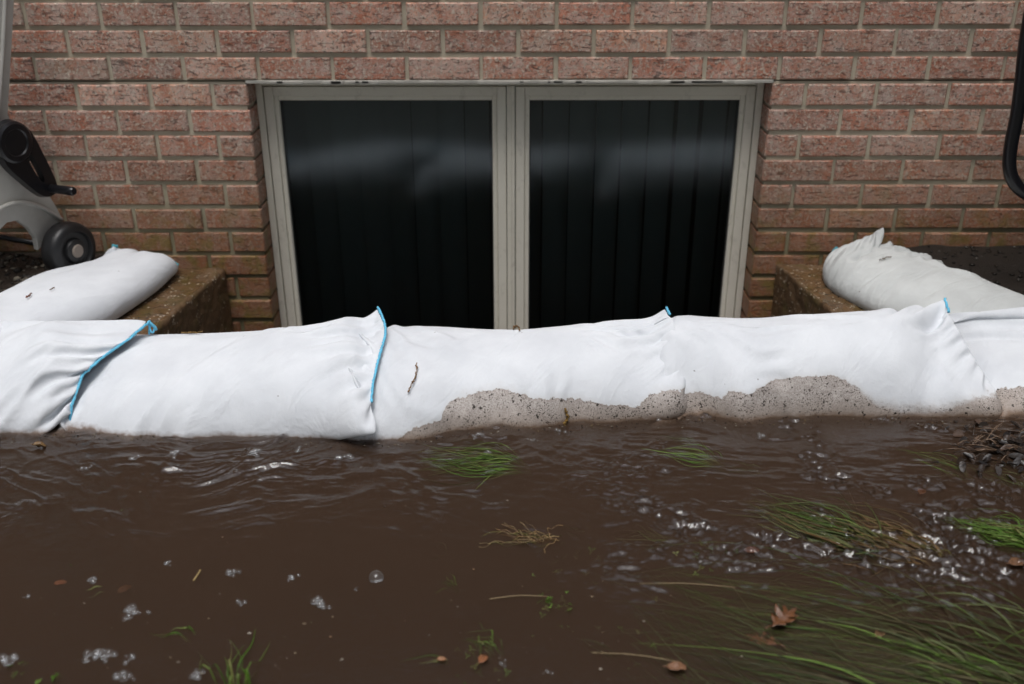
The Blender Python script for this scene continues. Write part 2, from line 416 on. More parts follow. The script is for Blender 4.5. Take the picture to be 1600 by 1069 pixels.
for k in range(k_lo-3, k_hi):
    zb = HEAD+k*PITCH+.5*(PITCH-BH); zt = zb+BH
    if k >= 0 or k < k_lo:
        off = 0 if k % 2 == 0 else .1016
        xs = [off+.2032*i for i in range(-17, 18)]
        row([x for x in xs if WL < x < WR], zb, zt)
    else:
        odd = (-k) % 2 == 1
        if odd: Lj = [OPL-.098, OPL-.271]; Rj = [OPR+.094]
        else: Lj = [OPL-.170]; Rj = [OPR+.200]
        while Lj[-1] > WL: Lj.append(Lj[-1]-.2025)
        while Rj[-1] < WR: Rj.append(Rj[-1]+.1965)
        w = .25 if odd else .0
        row([*Lj[::-1]], zb, zt); brick(Lj[0]+JW/2, OPL, zb, zt, warm=.5 if odd else 0)
        row(Rj, zb, zt); brick(OPR, Rj[0]-JW/2, zb, zt, warm=.35 if odd else 0)
wall = mesh_obj('wall', bv, bf, M_BRICK, house); color_attr(wall, 'tone', tones)
mm = MB(); R = .0065
mm.box((WL, R, -.9), (OPL-R, .30, HEAD)); mm.box((OPR+R, R, -.9), (WR, .30, HEAD))
mm.box((WL, R+.0005, HEAD+.004), (WR, .30, ZT)); mm.box((OPL-R+.001, R+.0008, -.9), (OPR+R-.001, .30, SILL-.002))
mm.build('mortar', M_MORTAR, house)
ln = MB(); ln.box((OPL-.003, -.001, HEAD-.004), (OPR+.003, .099, HEAD+.0045))
for i in range(26):                                            # ragged mortar squeezed over the steel angle
    x = random.uniform(OPL, OPR-.1); ln.box((x, -.0035, HEAD-.0042+random.uniform(-.002, .001)), (x+random.uniform(.02, .09), .002, HEAD+.003))
ln.build('lintel', plain('painted_steel_lintel', (.36, .345, .31), .6, .4, 60, .6), house, bevel=.0012)
# window
Y1 = .086
win = MB()
def ring(mb, x0, x1, z0, z1, w, y0, y1):
    mb.box((x0, y0, z0), (x0+w, y1, z1)); mb.box((x1-w, y0, z0), (x1, y1, z1))
    mb.box((x0+w, y0, z1-w), (x1-w, y1, z1)); mb.box((x0+w, y0, z0), (x1-w, y1, z0+w))
FZ0, FZ1 = SILL+.01, HEAD-.006
ring(win, OPL+.001, OPR-.001, FZ0, FZ1, .019, Y1-.003, .16)
win.box((.0685, Y1-.006, FZ0+.0195), (.0915, .16, FZ1-.0195))
win.box((.0775, Y1-.010, FZ0+.0195), (.0825, Y1-.0055, FZ1-.0195))
w_o = win.build('window', M_FRAME, house, bevel=.0018)
for i, (a, b) in enumerate(((OPL+.0225, .0665), (.0935, OPR-.0225))):
    zt, zb = FZ1-.0225, FZ0+.0225
    s = MB(); ring(s, a, b, zb, zt, .026, Y1, .13)
    s.build('sash', M_FRAME, w_o, bevel=.0022)
    g = MB(); ring(g, a+.0262, b-.0262, zb+.0262, zt-.0262, .014, Y1+.007, .128)
    g.build('glazing_bead', M_FRAME, w_o, bevel=.003)
    g = MB(); ring(g, a+.0404, b-.0404, zb+.0404, zt-.0404, .003, Y1+.017, .126)
    g.build('gasket', M_GASKET, w_o)
    p = MB(); p.box((a+.0436, .108, zb+.0436), (b-.0436, .112, zt-.0436))
    p.build('pane', M_GLASS, w_o)
rm = MB()                                                     # the dark room behind the glass
rm.box((-1.6, .302, -1.6), (-1.55, 2.4, 1.2)); rm.box((1.75, .302, -1.6), (1.8, 2.4, 1.2))
rm.box((-1.549, 2.35, -1.6), (1.749, 2.4, 1.2)); rm.box((-1.549, .302, -1.6), (1.749, 2.349, -1.55)); rm.box((-1.549, .302, 1.15), (1.749, 2.349, 1.2))
rm.box((-1.549, .302, HEAD), (1.749, .33, 1.149)); rm.box((-1.549, .302, -1.549), (1.749, .33, SILL)); rm.box((-1.549, .302, SILL+.001), (OPL, .33, HEAD-.001)); rm.box((OPR, .302, SILL+.001), (1.749, .33, HEAD-.001))
rm.build('room', M_ROOM, house)
bl = empty('vertical_blinds', (0, .21, HEAD)); tag(bl, 'dark vertical slat blinds hanging behind the basement window glass', 'blinds')
x = OPL+.03; i = 0
while x < OPR-.05:
    s = MB(); ang = .55+random.uniform(-.12, .12); w = .089
    pr = []
    for t in np.linspace(-.5, .5, 7):
        cx, cy = t*w, .006*math.cos(t*math.pi)
        pr.append((x+.04+cx*math.cos(ang)-cy*math.sin(ang), .215-.21+cx*math.sin(ang)+cy*math.cos(ang)))
    V = [(px_, py_, -.006) for px_, py_ in pr]+[(px_, py_, SILL-HEAD+.02) for px_, py_ in pr]
    V += [(px_, py_+.0012, zz) for zz in (-.006, SILL-HEAD+.02) for px_, py_ in pr]
    Fq = [(j, j+1, j+8, j+7) for j in range(6)]+[(j+14, j+21, j+22, j+15) for j in range(6)]
    s.add(V, Fq); s.build('slat', M_BLIND, bl, smooth=True); x += .079; i += 1
hr = MB(); hr.box((OPL+.02, -.03, -.005), (OPR-.02, .03, .02)); hr.build('headrail', M_BLIND, bl, bevel=.003)

# ------------------------------------------------------------------ concrete window well
def slab(mb, poly, z0, z1, nz=0, rough=.004, seed=1):
    """rough cast block from a plan outline, sides and top subdivided and roughened"""
    mb.prism([(x, y, z0) for x, y in poly], (0, 0, z1-z0))
well = MB()
slab(well, [(-.768, -.0005), (-.842, -.52), (-.842, -.60), (-1.10, -.60), (-1.10, -.0005)], -.85, .016)
slab(well, [(.866, -.0005), (.955, -.52), (.955, -.60), (1.22, -.60), (1.22, -.0005)], -.85, .026)
slab(well, [(-1.10, -.6005), (1.22, -.6005), (1.22, -.74), (-1.10, -.74)], -.85, .005)
well_o = well.build('window_well', M_CONC, None, origin=(0, -.35, -.85))
tag(well_o, 'wet mossy concrete window well walls under the sandbags', 'window well')
m = well_o.modifiers.new('r', 'REMESH'); m.mode = 'VOXEL'; m.voxel_size = .0085; m.use_smooth_shade = True
tx = bpy.data.textures.new('cast', 'CLOUDS'); tx.noise_scale = .035; tx.noise_depth = 4
d = well_o.modifiers.new('d', 'DISPLACE'); d.texture = tx; d.strength = .012; d.mid_level = .5; d.texture_coords = 'GLOBAL'

def mat_soil():
    t = NT('wet_soil'); co = t.coord(); n = t.noise(co, 30, 6, .65)
    col = t.mix(n, (.022, .014, .009), (.055, .038, .026))
    col = t.mix(t.ramp(t.math('SUBTRACT', t.sep(co)['X'], .9, clamp=True), [(0, 0), (.2, .75)]), col, (.008, .006, .004))  # soil on the right coloured near black to deepen the cart's shade
    z = t.sep(co)['Y']
    far = t.ramp(t.math('DIVIDE', t.math('MULTIPLY', z, -1), 6, clamp=True), [(.5, 0), (.62, 1)])
    col = t.mix(far, col, t.mix(t.noise(co, 12, 5), (.03, .06, .012), (.07, .10, .03)))
    return t.done(t.bsdf(col, .55, t.bump(t.noise(co, 110, 6, .7), 1, .008), .4))
M_SOIL = mat_soil()
def axis_grid(brk):
    out = []
    for a, b, st in brk: out += list(np.arange(a, b-1e-6, st))
    out.append(brk[-1][1]); return np.array(out)
def ground_z(X, Y):
    lake = -.052-.026*fbm(X*3.1, Y*4.1, 40, 4)+.022*sstep(.2, 1.2, X)*sstep(-1.0, -1.4, Y)+.007*fbm(X*14, Y*18, 44, 3)
    lake = np.minimum(lake, -.026)
    # raised bed along the wall, higher on the right
    hi = .03+.055*sstep(.6, 1.3, X)*sstep(-.75, -.05, Y)+.035*sstep(-.7, -1.3, X)*sstep(-.7, -.1, Y)+.006*fbm(X*9, Y*9, 50, 4)
    f = sstep(-.76, -.66, Y)
    z = lake*(1-f)+(hi-.002)*f
    nearwell = sstep(1.12, 1.02, np.abs(X-.06))*sstep(-.8, -.74, Y)
    z = z-nearwell*(z+.03)
    far = sstep(-4.2, -7, Y)*.35
    return z+far
gx = axis_grid([(-20, -4, 1.), (-4, -1.8, .1), (-1.8, 2.0, .02), (2.0, 4, .1), (4, 20.1, 1.)])
gy = axis_grid([(-30, -8, 1.), (-8, -2.2, .15), (-2.2, -.0, .02)])
GX, GY = np.meshgrid(gx, gy, indexing='ij'); GZ = ground_z(GX, GY)
idx = np.arange(GX.size).reshape(GX.shape)
Q = np.stack([idx[:-1, :-1], idx[1:, :-1], idx[1:, 1:], idx[:-1, 1:]], -1).reshape(-1, 4)
cx = ((GX[:-1, :-1]+GX[1:, 1:])/2).ravel(); cy = ((GY[:-1, :-1]+GY[1:, 1:])/2).ravel()
hole = (cx > -.97) & (cx < 1.09) & (cy > -.70)
gr = mesh_obj('ground', np.stack([GX, GY, GZ], -1).reshape(-1, 3), Q[~hole], M_SOIL, smooth=True); tag(gr, kind='structure')
fl = MB(); fl.box((-.95, -.68, -.62), (1.05, .06, -.55)); f_ = fl.build('well_floor', M_SOIL); tag(f_, kind='structure')

# ------------------------------------------------------------------ sandbags (cloth sewn from two layers and filled)
HS = .006; HF = (-2.4, -1.6, HS, np.full((830, 290), -1.))
hxs = HF[0]+HS*np.arange(830); hys = HF[1]+HS*np.arange(290)
HX, HY = np.meshgrid(hxs, hys, indexing='ij')
HF[3][:] = np.where((HX > -1.10) & (HX < 1.22) & (HY > -.74) & ~((HX > -.79) & (HX < .9) & (HY > -.6)), .018, np.where(HY < -.75, -.05, np.maximum(ground_z(HX, HY), -.05)))
HF[3][(HY > -.02)] = .5
def sim_bag(L, W, rseam, lseam, vol, seed=0, nu=78, nv=44, steps=420, fseam=None, exact=False):
    r = np.random.RandomState(seed)
    iv = np.linspace(0, 1, nv); U, V = np.meshgrid(np.linspace(0, 1, nu), iv, indexing='ij')
    def poly(pts, t):
        pts = np.array(pts, float); d = np.r_[0, np.cumsum(np.linalg.norm(np.diff(pts, axis=0), axis=1))]; d /= d[-1]
        return np.stack([np.interp(t, d, pts[:, k]) for k in range(3)], -1)
    A = poly(lseam, iv); B = poly(rseam, iv)
    if fseam is not None: Fs = poly(fseam, np.linspace(0, 1, nu))
    base = A[None]*(1-U[..., None])+B[None]*U[..., None]
    bul = (np.sin(np.pi*U)*np.sin(np.pi*V))**.6*.05; zc = .03*np.sin(np.pi*U)*np.sin(np.pi*V)
    top = base.copy(); top[..., 2] += bul+zc+.01; bot = base.copy(); bot[..., 2] += -bul+zc+.01
    top += r.randn(nu, nv, 3)*.0008
    N1 = nu*nv; tid = np.arange(N1).reshape(nu, nv)
    inner = np.zeros((nu, nv), bool); inner[1:-1, 1:-1] = True
    bid = np.full((nu, nv), -1); bid[inner] = N1+np.arange(inner.sum()); bid[~inner] = tid[~inner]
    P = np.concatenate([top.reshape(-1, 3), bot[inner]]); N = len(P); Vv = np.zeros_like(P)
    du = L/(nu-1); dv = W/(nv-1); dg = np.hypot(du, dv); bt = []
    for ids, isb in ((tid, False), (bid, True)):
        def add(a, b, l, k):
            a = a.ravel(); b = b.ravel()
            if isb: m = ~((a < N1) & (b < N1)); a = a[m]; b = b[m]
            bt.append((a, b, l, k))
        for o in (0, 1):
            add(ids[o:-1:2], ids[o+1::2], du, 1.); add(ids[:, o:-1:2], ids[:, o+1::2], dv, 1.)
            add(ids[o:-1:2, :-1], ids[o+1::2, 1:], dg, .35); add(ids[o:-1:2, 1:], ids[o+1::2, :-1], dg, .35)
        for o in range(4):
            a = ids[o:-2:4]; add(a, ids[o+2::4][:len(a)], 2*du, .12)
            a = ids[:, o:-2:4]; add(a, ids[:, o+2::4][:, :a.shape[1]], 2*dv, .12)
    quads = lambda ids: np.stack([ids[:-1, :-1], ids[1:, :-1], ids[1:, 1:], ids[:-1, 1:]], -1).reshape(-1, 4)
    Qd = np.concatenate([quads(tid), quads(bid)[:, ::-1]])
    T = np.concatenate([Qd[:, [0, 1, 2]], Qd[:, [0, 2, 3]]])
    dt = 1/240.; zs = P[:, 2].max(); hx0, hy0, hs, Hm = HF
    for s in range(steps):
        f = s/steps
        a, b, c = P[T[:, 0]], P[T[:, 1]], P[T[:, 2]]
        n = np.cross(b-a, c-a)*.5; cen = (a+b+c)/3; vn = (cen*n).sum()/3; zm = P[:, 2].max()
        zs += np.clip((vol-vn)/vol*3, -1, 1)*.006; zs = np.clip(zs, zm-.1, zm+.6)
        Fp = n*(np.maximum(zs-cen[:, 2], 0)*900*min(1, .3+f*2))[:, None]
        acc = np.zeros_like(P)
        for k in range(3):
            for d_ in range(3): acc[:, d_] += np.bincount(T[:, k], weights=Fp[:, d_], minlength=N)/3
        acc /= du*dv; acc[:, 2] -= 20
        Vv = (Vv+acc*dt*.35)*.93
        sp = np.linalg.norm(Vv, axis=1, keepdims=True); Vv *= np.minimum(1, 1.2/np.maximum(sp, 1e-9))
        Q0 = P.copy(); P = P+Vv*dt
        for it in range(2):
            for (i, j, l, k) in bt:
                dvec = P[j]-P[i]; lnn = np.sqrt((dvec*dvec).sum(1)); cs = (lnn-l)/np.maximum(lnn, 1e-9)*.5*k
                if k == .12: cs = np.minimum(cs, 0)
                dd = dvec*cs[:, None]; P[i] += dd; P[j] -= dd
            P[tid[-1]] += (B-P[tid[-1]])*.6; P[tid[0]] += (A-P[tid[0]])*.6
            if fseam is not None: P[tid[:, 0]] += (Fs-P[tid[:, 0]])*.6
        fx = np.clip((P[:, 0]-hx0)/hs, 0, Hm.shape[0]-1.01); fy = np.clip((P[:, 1]-hy0)/hs, 0, Hm.shape[1]-1.01)
        i0 = fx.astype(int); j0 = fy.astype(int); tx_ = fx-i0; ty = fy-j0
        h = Hm[i0, j0]*(1-tx_)*(1-ty)+Hm[i0+1, j0]*tx_*(1-ty)+Hm[i0, j0+1]*(1-tx_)*ty+Hm[i0+1, j0+1]*tx_*ty
        m = P[:, 2] < h; P[:, 2] = np.where(m, h, P[:, 2])
        wallm = P[:, 1] > -.006; P[wallm, 1] = -.006
        Q0[m, :2] += (P[m, :2]-Q0[m, :2])*.6; Vv = (P-Q0)/dt
    for tgt, sgn in ((B, -1), (A, 1)):
        cur = P[tid[0 if sgn > 0 else -1]].copy(); sm = cur.copy()
        for _ in range(25): sm[1:-1] = (sm[:-2]+2*sm[1:-1]+sm[2:])/4
        e = (sm if not exact else tgt)-cur
        for k in range(7):
            c = k if sgn > 0 else nu-1-k
            P[tid[c]] += e*(1-k/7)**2
            if 0 < k: P[bid[c, 1:-1]] += e[1:-1]*(1-k/7)**2
    return P, Qd, tid, bid, vn
def raster(P, Qd, eps=.004):
    hx0, hy0, hs, Hm = HF; q = P[Qd]
    for su in np.linspace(0, 1, 4):
        for sv in np.linspace(0, 1, 4):
            p = q[:, 0]*(1-su)*(1-sv)+q[:, 1]*su*(1-sv)+q[:, 2]*su*sv+q[:, 3]*(1-su)*sv
            i = ((p[:, 0]-hx0)/hs+.5).astype(int); j = ((p[:, 1]-hy0)/hs+.5).astype(int)
            m = (i >= 0) & (j >= 0) & (i < Hm.shape[0]) & (j < Hm.shape[1])
            np.maximum.at(Hm, (i[m], j[m]), p[m, 2]+eps)
def project(P):
    d = np.asarray(P)-CAM
    c, s_ = math.cos(YAW), math.sin(YAW)
    x = d[:, 0]*c-d[:, 1]*s_; y = d[:, 0]*s_+d[:, 1]*c; z = d[:, 2]
    dep = y*math.cos(TILT)-z*math.sin(TILT); up = y*math.sin(TILT)+z*math.cos(TILT)
    u = F_PX*x/dep; v = -F_PX*up/dep
    c, s_ = math.cos(ROLL), math.sin(ROLL)
    return 800+u*c-v*s_, 534.5+u*s_+v*c
WATERLINE = [(-400, 682), (60, 682), (112, 672), (130, 672), (170, 680), (230, 680), (350, 686), (480, 689), (590, 690), (640, 690), (700, 680), (760, 672), (860, 664), (980, 662), (1075, 655), (1100, 652), (1150, 660), (1200, 655), (1300, 652), (1400, 652), (1450, 657), (1580, 652), (2000, 652)]
CREST = {'A': [(-200, 505), (0, 500), (100, 500), (160, 498), (200, 497), (235, 499)],
 'B': [(235, 522), (300, 521), (350, 519), (400, 516), (450, 511), (500, 503), (540, 495), (565, 492), (592, 480)],
 'C': [(605, 508), (700, 510), (760, 514), (810, 515), (850, 511), (900, 506), (960, 499), (1000, 496), (1020, 485), (1042, 481)],
 'D': [(1050, 490), (1100, 494), (1160, 497), (1250, 491), (1350, 485), (1420, 477), (1476, 465)],
 'E': [(1480, 486), (1540, 484), (1600, 478), (2000, 480)]}
def settle(P, key, seam_ids):
    """let the filling settle so the crest and the water's edge of the row run as surveyed"""
    P = P.copy(); cr = np.array(CREST[key], float); wl = np.array(WATERLINE, float)
    def prof(px, val, m, lo, hi, w, how):
        c = np.arange(lo, hi+w, w); o = np.full(len(c), np.nan)
        for i, x in enumerate(c):
            k = m & (abs(px-x) < w*.75)
            if k.any(): o[i] = how(val[k])
        g = ~np.isnan(o); o = np.interp(c, c[g], o[g]); return c, o
    def blur(o, n=1):
        for _ in range(n): q = np.r_[o[0], o, o[-1]]; o = (q[:-2]+2*q[1:-1]+q[2:])/4
        return o
    for it in range(4):
        px, py = project(P)
        ok = np.ones(len(P), bool)
        m = ok & (abs(P[:, 2]-.004) < .012) & (P[:, 1] < -.75)
        c, o = prof(px, py, m, px.min()+10, px.max()-10, 22, np.max)
        tgt = np.interp(c, wl[:, 0], wl[:, 1]); dy = np.clip(blur((tgt-o), 2), -45, 45)/-470.
        w = 1-sstep(-.88, -.62, P[:, 1])
        P[:, 1] += np.interp(px, c, dy)*w
        px, py = project(P)
        lo = max(px.min(), cr[0, 0]); hi = min(px.max(), cr[-1, 0])
        c, o = prof(px, py, ok, lo, hi, 16, np.min)
        tgt = np.interp(c, cr[:, 0], cr[:, 1]); dz = np.clip(blur((o-tgt), 1), -50, 50)/800.
        k = np.interp(px, c, dz)
        P[:, 2] += k*sstep(-.02, .13, P[:, 2])
    return P
def creases(P, tid, bid, amp, seed, ang=.5, gate=.0):
    """soft slanting folds pressed into the cloth, along its own normals"""
    n = np.zeros_like(P); g = P[tid]; tu = np.gradient(g, axis=0); tv = np.gradient(g, axis=1)
    nn = np.cross(tu, tv); nn /= np.maximum(np.linalg.norm(nn, axis=-1, keepdims=True), 1e-9)
    a, b = np.meshgrid(np.linspace(0, .7, g.shape[0]), np.linspace(0, .43, g.shape[1]), indexing='ij')
    wv = .05*fbm(a*5, b*5, seed+9, 2)
    c, s_ = math.cos(ang), math.sin(ang)
    u = (a+wv)*c+(b+wv)*s_; v = -(a+wv)*s_+(b+wv)*c
    f = 1-np.abs(fbm(u*24, v*5, seed, 2, .4)); f = f**2
    gt = sstep(gate-.1, gate+.45, fbm(a*5+3, b*7, seed+4, 2))
    e = np.minimum(1, np.minimum(np.minimum(a, .7-a), np.minimum(b, .43-b))/.03)
    g2 = g+nn*(amp*(f-.5)*gt*e)[..., None]
    P = P.copy(); P[tid.ravel()] = g2.reshape(-1, 3); return P
def S(pts): return [tuple(at(px, py, Z=z)) for px, py, z in pts]

# tide marks: for each front bag (x, height of the stain's upper edge, softness)
TIDE = {
 'b': [(-9, -.03, 0), (9, -.03, 0)],
 'c': [(-9, -.03, 0), (-.165, -.03, 0), (-.15, .004, 0), (-.11, .028, 0), (-.06, .032, 0), (-.05, .056, 0), (-.01, .064, 0), (.06, .070, 0), (.12, .060, 0),
       (.19, .052, 0), (.30, .036, 0), (.36, .030, 0), (.385, .050, 0), (.43, .058, 0), (.49, .052, 0), (9, .05, 0)],
 'd': [(-9, .04, 0), (.48, .042, 0), (.54, .038, 0), (.56, .060, 0), (.60, .054, 0), (.64, .074, 0), (.70, .082, 0), (.78, .083, 0), (.83, .066, .1), (.87, .040, .5), (.93, .030, .8), (1.02, .026, .6), (1.1, .038, .2), (9, .04, .3)],
 'e': [(-9, .045, .2), (9, .045, .2)],
}
def sandbag(name, L, W, rseam, lseam, vol, seed, label, mat, thread=None, tide='b', steps=420, group='white sandbags laid end to end', nu=78, nv=44, front=1., crest=None, fseam=None, crease=(.004, .5, .0), exact=False):
    P, Qd, tid, bid, vn = sim_bag(L, W, rseam, lseam, vol, seed, nu, nv, steps, fseam, exact)
    if crest: P = settle(P, crest, tid[-1])
    P = creases(P, tid, bid, crease[0], seed, crease[1], crease[2])
    raster(P, Qd)
    org = (P[:, 0].mean(), P[:, 1].mean(), P[:, 2].min())
    o = mesh_obj(name, P, Qd.astype(np.int32), mat, smooth=True, origin=org)
    tz = TIDE[tide]; xs = [a[0] for a in tz]
    st = np.interp(P[:, 0], xs, [a[1] for a in tz])-P[:, 2]
    st = np.where(P[:, 1] > -.80, -.05, st)
    float_attr(o, 'stain', st); float_attr(o, 'soft', np.interp(P[:, 0], xs, [a[2] for a in tz])); float_attr(o, 'front', np.full(len(P), front))
    sb = o.modifiers.new('subdivision', 'SUBSURF'); sb.levels = 1; sb.render_levels = 2
    tag(o, label, 'sandbag', group)
    print(name, 'vol', round(vn, 4), 'zmax', round(P[:, 2].max(), 3), 'y', P[:, 1].min().round(3), P[:, 1].max().round(3))
    for (ids, rad, bm) in (thread or []):
        line = P[ids(tid)]-np.array(org)
        tb = MB(); n = len(line)*3
        pth = smooth_path(line, n)
        jag = rng.randn(n, 3)*.0006
        tb.tube(pth+jag, [rad*(.8+.4*random.random()) for _ in range(n)], 6)
        tb.build('seam_stitching', bm, o, smooth=True)
    return o, P, tid
def lend(px_x, y0=-.955, y1=-.53, z=-.04, slant=0):
    """hidden flat left end lying on the ground"""
    return [(px_x+slant*(i/6), y0+(y1-y0)*i/6, z+.012*(i/6)) for i in range(7)]
FL = [(-1.00, -.70, .03), tuple(at(152, 500, Z=.028)), tuple(at(217, 460, Z=.028)), tuple(at(278, 416, Z=.035))]
FR = [(1.20, -.60, .03), tuple(at(1400, 472, Z=.035)), tuple(at(1340, 440, Z=.04)), tuple(at(1305, 408, Z=.055))]
BAGV = .0265
bags = {}
# the two bags lying on the well's side walls
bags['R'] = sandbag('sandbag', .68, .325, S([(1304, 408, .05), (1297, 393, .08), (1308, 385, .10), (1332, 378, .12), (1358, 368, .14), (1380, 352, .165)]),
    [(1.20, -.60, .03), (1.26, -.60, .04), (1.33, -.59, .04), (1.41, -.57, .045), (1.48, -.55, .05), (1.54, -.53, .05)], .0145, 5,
    'creased sandbag, greyed for shade, lying aslant behind the front row on the right ledge', M_FAB_SHADE,
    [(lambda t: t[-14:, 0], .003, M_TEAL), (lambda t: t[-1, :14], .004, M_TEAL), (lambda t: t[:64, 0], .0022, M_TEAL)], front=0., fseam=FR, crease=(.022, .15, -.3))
bags['L'] = sandbag('sandbag', .70, .315, [tuple(at(277, 411, Z=.05)), (-.90, -.045, .05), (-.94, -.035, .055), (-.98, -.035, .065), (-1.02, -.04, .08), tuple(at(176, 384, Z=.115))],
    [(-1.00, -.72, .04), (-1.08, -.75, .04), (-1.2, -.77, .05), (-1.3, -.77, .05), (-1.36, -.76, .04)], .0108, 6,
    'clean white sandbag aslant on the left ledge beside the hose reel', M_FAB,
    [(lambda t: t[2:, 0], .0035, M_TEAL), (lambda t: t[-1, :4], .005, M_TEAL), (lambda t: t[-1, -4:], .005, M_TEAL)], front=0., fseam=FL, crease=(.003, .1, .2))
bags['E'] = sandbag('sandbag', .68, .44, [(1.90, -.90, -.03), (1.93, -.8, .04), (1.95, -.7, .09), (1.95, -.6, .1), (1.95, -.52, .1)], lend(1.13, -.93, -.50), BAGV, 7,
    'white sandbag cut off by the right edge of the photo', M_FAB, tide='e', steps=330, crest='E', crease=(.010, -1.0, -.1))
bags['D'] = sandbag('sandbag', .765, .42, S([(1582, 655, -.015), (1562, 615, .045), (1530, 565, .08), (1502, 518, .12), (1483, 490, .14), (1476, 466, .158)]), lend(.395, -.93, -.52), BAGV*1.05, 8,
    'white sandbag with a broad arched mud stain right of the debris free middle', M_FAB,
    [(lambda t: t[-1, -7:], .0028, M_BLUE)], tide='d', crest='D', crease=(.011, .75, -.05), exact=True)
bags['C'] = sandbag('sandbag', .73, .41, S([(1078, 660, -.015), (1076, 600, .07), (1063, 550, .11), (1052, 510, .14), (1042, 484, .158)]), lend(-.295, -.97, -.53), BAGV, 9,
    'white sandbag in the middle with black grit and a brown twig on its face', M_FAB,
    [(lambda t: t[-1, -6:], .0028, M_BLUE)], tide='c', crest='C', crease=(.010, .6, .0))
bags['B'] = sandbag('sandbag', .72, .41, S([(590, 695, -.015), (583, 632, .05), (597, 575, .09), (608, 530, .12), (604, 510, .135), (591, 481, .16)]), lend(-.91, -.98, -.55), BAGV, 10,
    'white sandbag left of centre with a pointed ear and blue seam at its right end', M_FAB,
    [(lambda t: t[-1, 8:], .0028, M_BLUE)], crest='B', crease=(.011, -.6, .0))
bags['A'] = sandbag('sandbag', .74, .45, S([(112, 676, -.015), (118, 630, .035), (138, 580, .08), (175, 543, .11), (210, 520, .125), (235, 500, .13)]), [(-1.62, -.98, -.03), (-1.64, -.85, -.03), (-1.66, -.7, 0), (-1.66, -.52, 0)], BAGV, 11,
    'white sandbag cut off by the left edge with a curved blue seam', M_FAB,
    [(lambda t: t[-1, 3:], .0030, M_BLUE)], crest='A', crease=(.011, -.5, .0), exact=True)

# ------------------------------------------------------------------ water
def mat_water():
    t = NT('muddy_water'); co = t.coord()
    fr = t.n('ShaderNodeFresnel'); fr.inputs['IOR'].default_value = 1.58
    fine = t.noise(t.coord((1, 2.2, 1), (0, 0, .25)), 70, 4, .6, .6)
    nb = t.bump(fine, .22, .003)
    t.l(nb, fr.inputs['Normal'])
    gl = t.n('ShaderNodeBsdfGlossy'); gl.inputs['Roughness'].default_value = .012; t.l(nb, gl.inputs['Normal'])
    tr = t.n('ShaderNodeBsdfTransparent')
    mx = t.n('ShaderNodeMixShader'); t.l(fr.outputs[0], mx.inputs[0]); t.l(tr.outputs[0], mx.inputs[1]); t.l(gl.outputs[0], mx.inputs[2])
    v = t.n('ShaderNodeVolumePrincipled')
    v.inputs['Color'].default_value = (.205, .13, .086, 1); v.inputs['Density'].default_value = 55
    v.inputs['Anisotropy'].default_value = .0
    t.l(v.outputs[0], t.out.inputs['Volume'])
    return t.done(mx.outputs[0])
M_WATER = mat_water()
def water_z(X, Y):
    c, s = math.cos(.26), math.sin(.26)
    A = X*c+Y*s; B = -X*s+Y*c
    wx = .06*fbm(X*4, Y*4, 3, 2); wy = .05*fbm(X*5+7, Y*5, 4, 2)
    left = sstep(.30, -.15, X)*sstep(-1.42, -1.22, Y)*(.55+.45*sstep(-.3, .2, fbm(X*4+11, Y*7, 93, 2)))
    rdg = lambda a, b, sd, p: (1-np.abs(fbm(a, b, sd, 3, .5)))**p
    w1 = rdg(A*3.0+wx*4, B*15+wx*9, 61, 3)                        # long slanting ridges
    w1b = rdg(A*5.5+wy*6, (B+wx)*27, 64, 3)
    w1c = rdg((X+wx)*9, (X*.75+Y*1.1+wy)*16, 66, 3)               # ridges that cross them
    mid = sstep(-.5, .1, X)*sstep(-1.42, -1.05, Y)
    w2 = fbm(X*15+3*wx, Y*46+X*3, 71, 3, .55)
    rr = np.exp(-(((X-.66)/.34)**2+((Y+1.30)/.075)**2))+1.0*np.exp(-(((X-.92)/.26)**2+((Y+1.37)/.12)**2))+.6*np.exp(-(((X-1.0)/.15)**2+((Y+1.16)/.06)**2))+.55*np.exp(-(((X-1.12)/.10)**2+((Y+.99)/.05)**2))
    X2 = X+.25*wx+.010*fbm(X*30, Y*30, 85, 2); Y2 = Y+.25*wy+.010*fbm(X*30+9, Y*30, 86, 2)
    w3 = fbm(X2*42+Y2*14, Y2*66, 81, 3, .6); w4 = rdg(X2*62, Y2*86, 83, 2)
    wide = sstep(.0, .5, X)*sstep(.25, .5, fbm(X*10, Y*14, 99, 2))*sstep(-1.55, -1.4, Y)
    sw = fbm(X*3, Y*4.5, 91, 3)
    gate = sstep(-.15, .35, fbm(X*3.5, Y*6, 95, 2)); g2 = sstep(-.05, .45, fbm(X*6+3, Y*9, 97, 2)); g3 = sstep(-.25, .15, fbm(X*8, Y*12+4, 98, 2))
    near = sstep(-1.26, -1.06, Y)
    return (.0015*sw+(.0074*w1+.0056*w1b)*left*(.25+.75*gate)*(.6+.4*near)+.0046*w1c*left*(1-gate*.6)
            + .0026*w2*(.05+mid*.8+left*.35)*(.35+.65*g2)+(.0052*w3+.0046*w4)*np.clip(rr*1.15*(.12+.88*g3)+.7*wide, 0, 1))
wxs = axis_grid([(-8, -1.5, .5), (-1.5, 1.75, .0035), (1.75, 8.01, .5)])
wys = axis_grid([(-7.5, -1.85, .25), (-1.85, -.80, .0035), (-.80, -.66, .02)])
WX, WY = np.meshgrid(wxs, wys, indexing='ij'); WZ = water_z(WX, WY)
nx, ny = WX.shape; idx = np.arange(nx*ny).reshape(nx, ny)
Q = np.stack([idx[:-1, :-1], idx[1:, :-1], idx[1:, 1:], idx[:-1, 1:]], -1).reshape(-1, 4)
V = np.stack([WX, WY, WZ], -1).reshape(-1, 3)
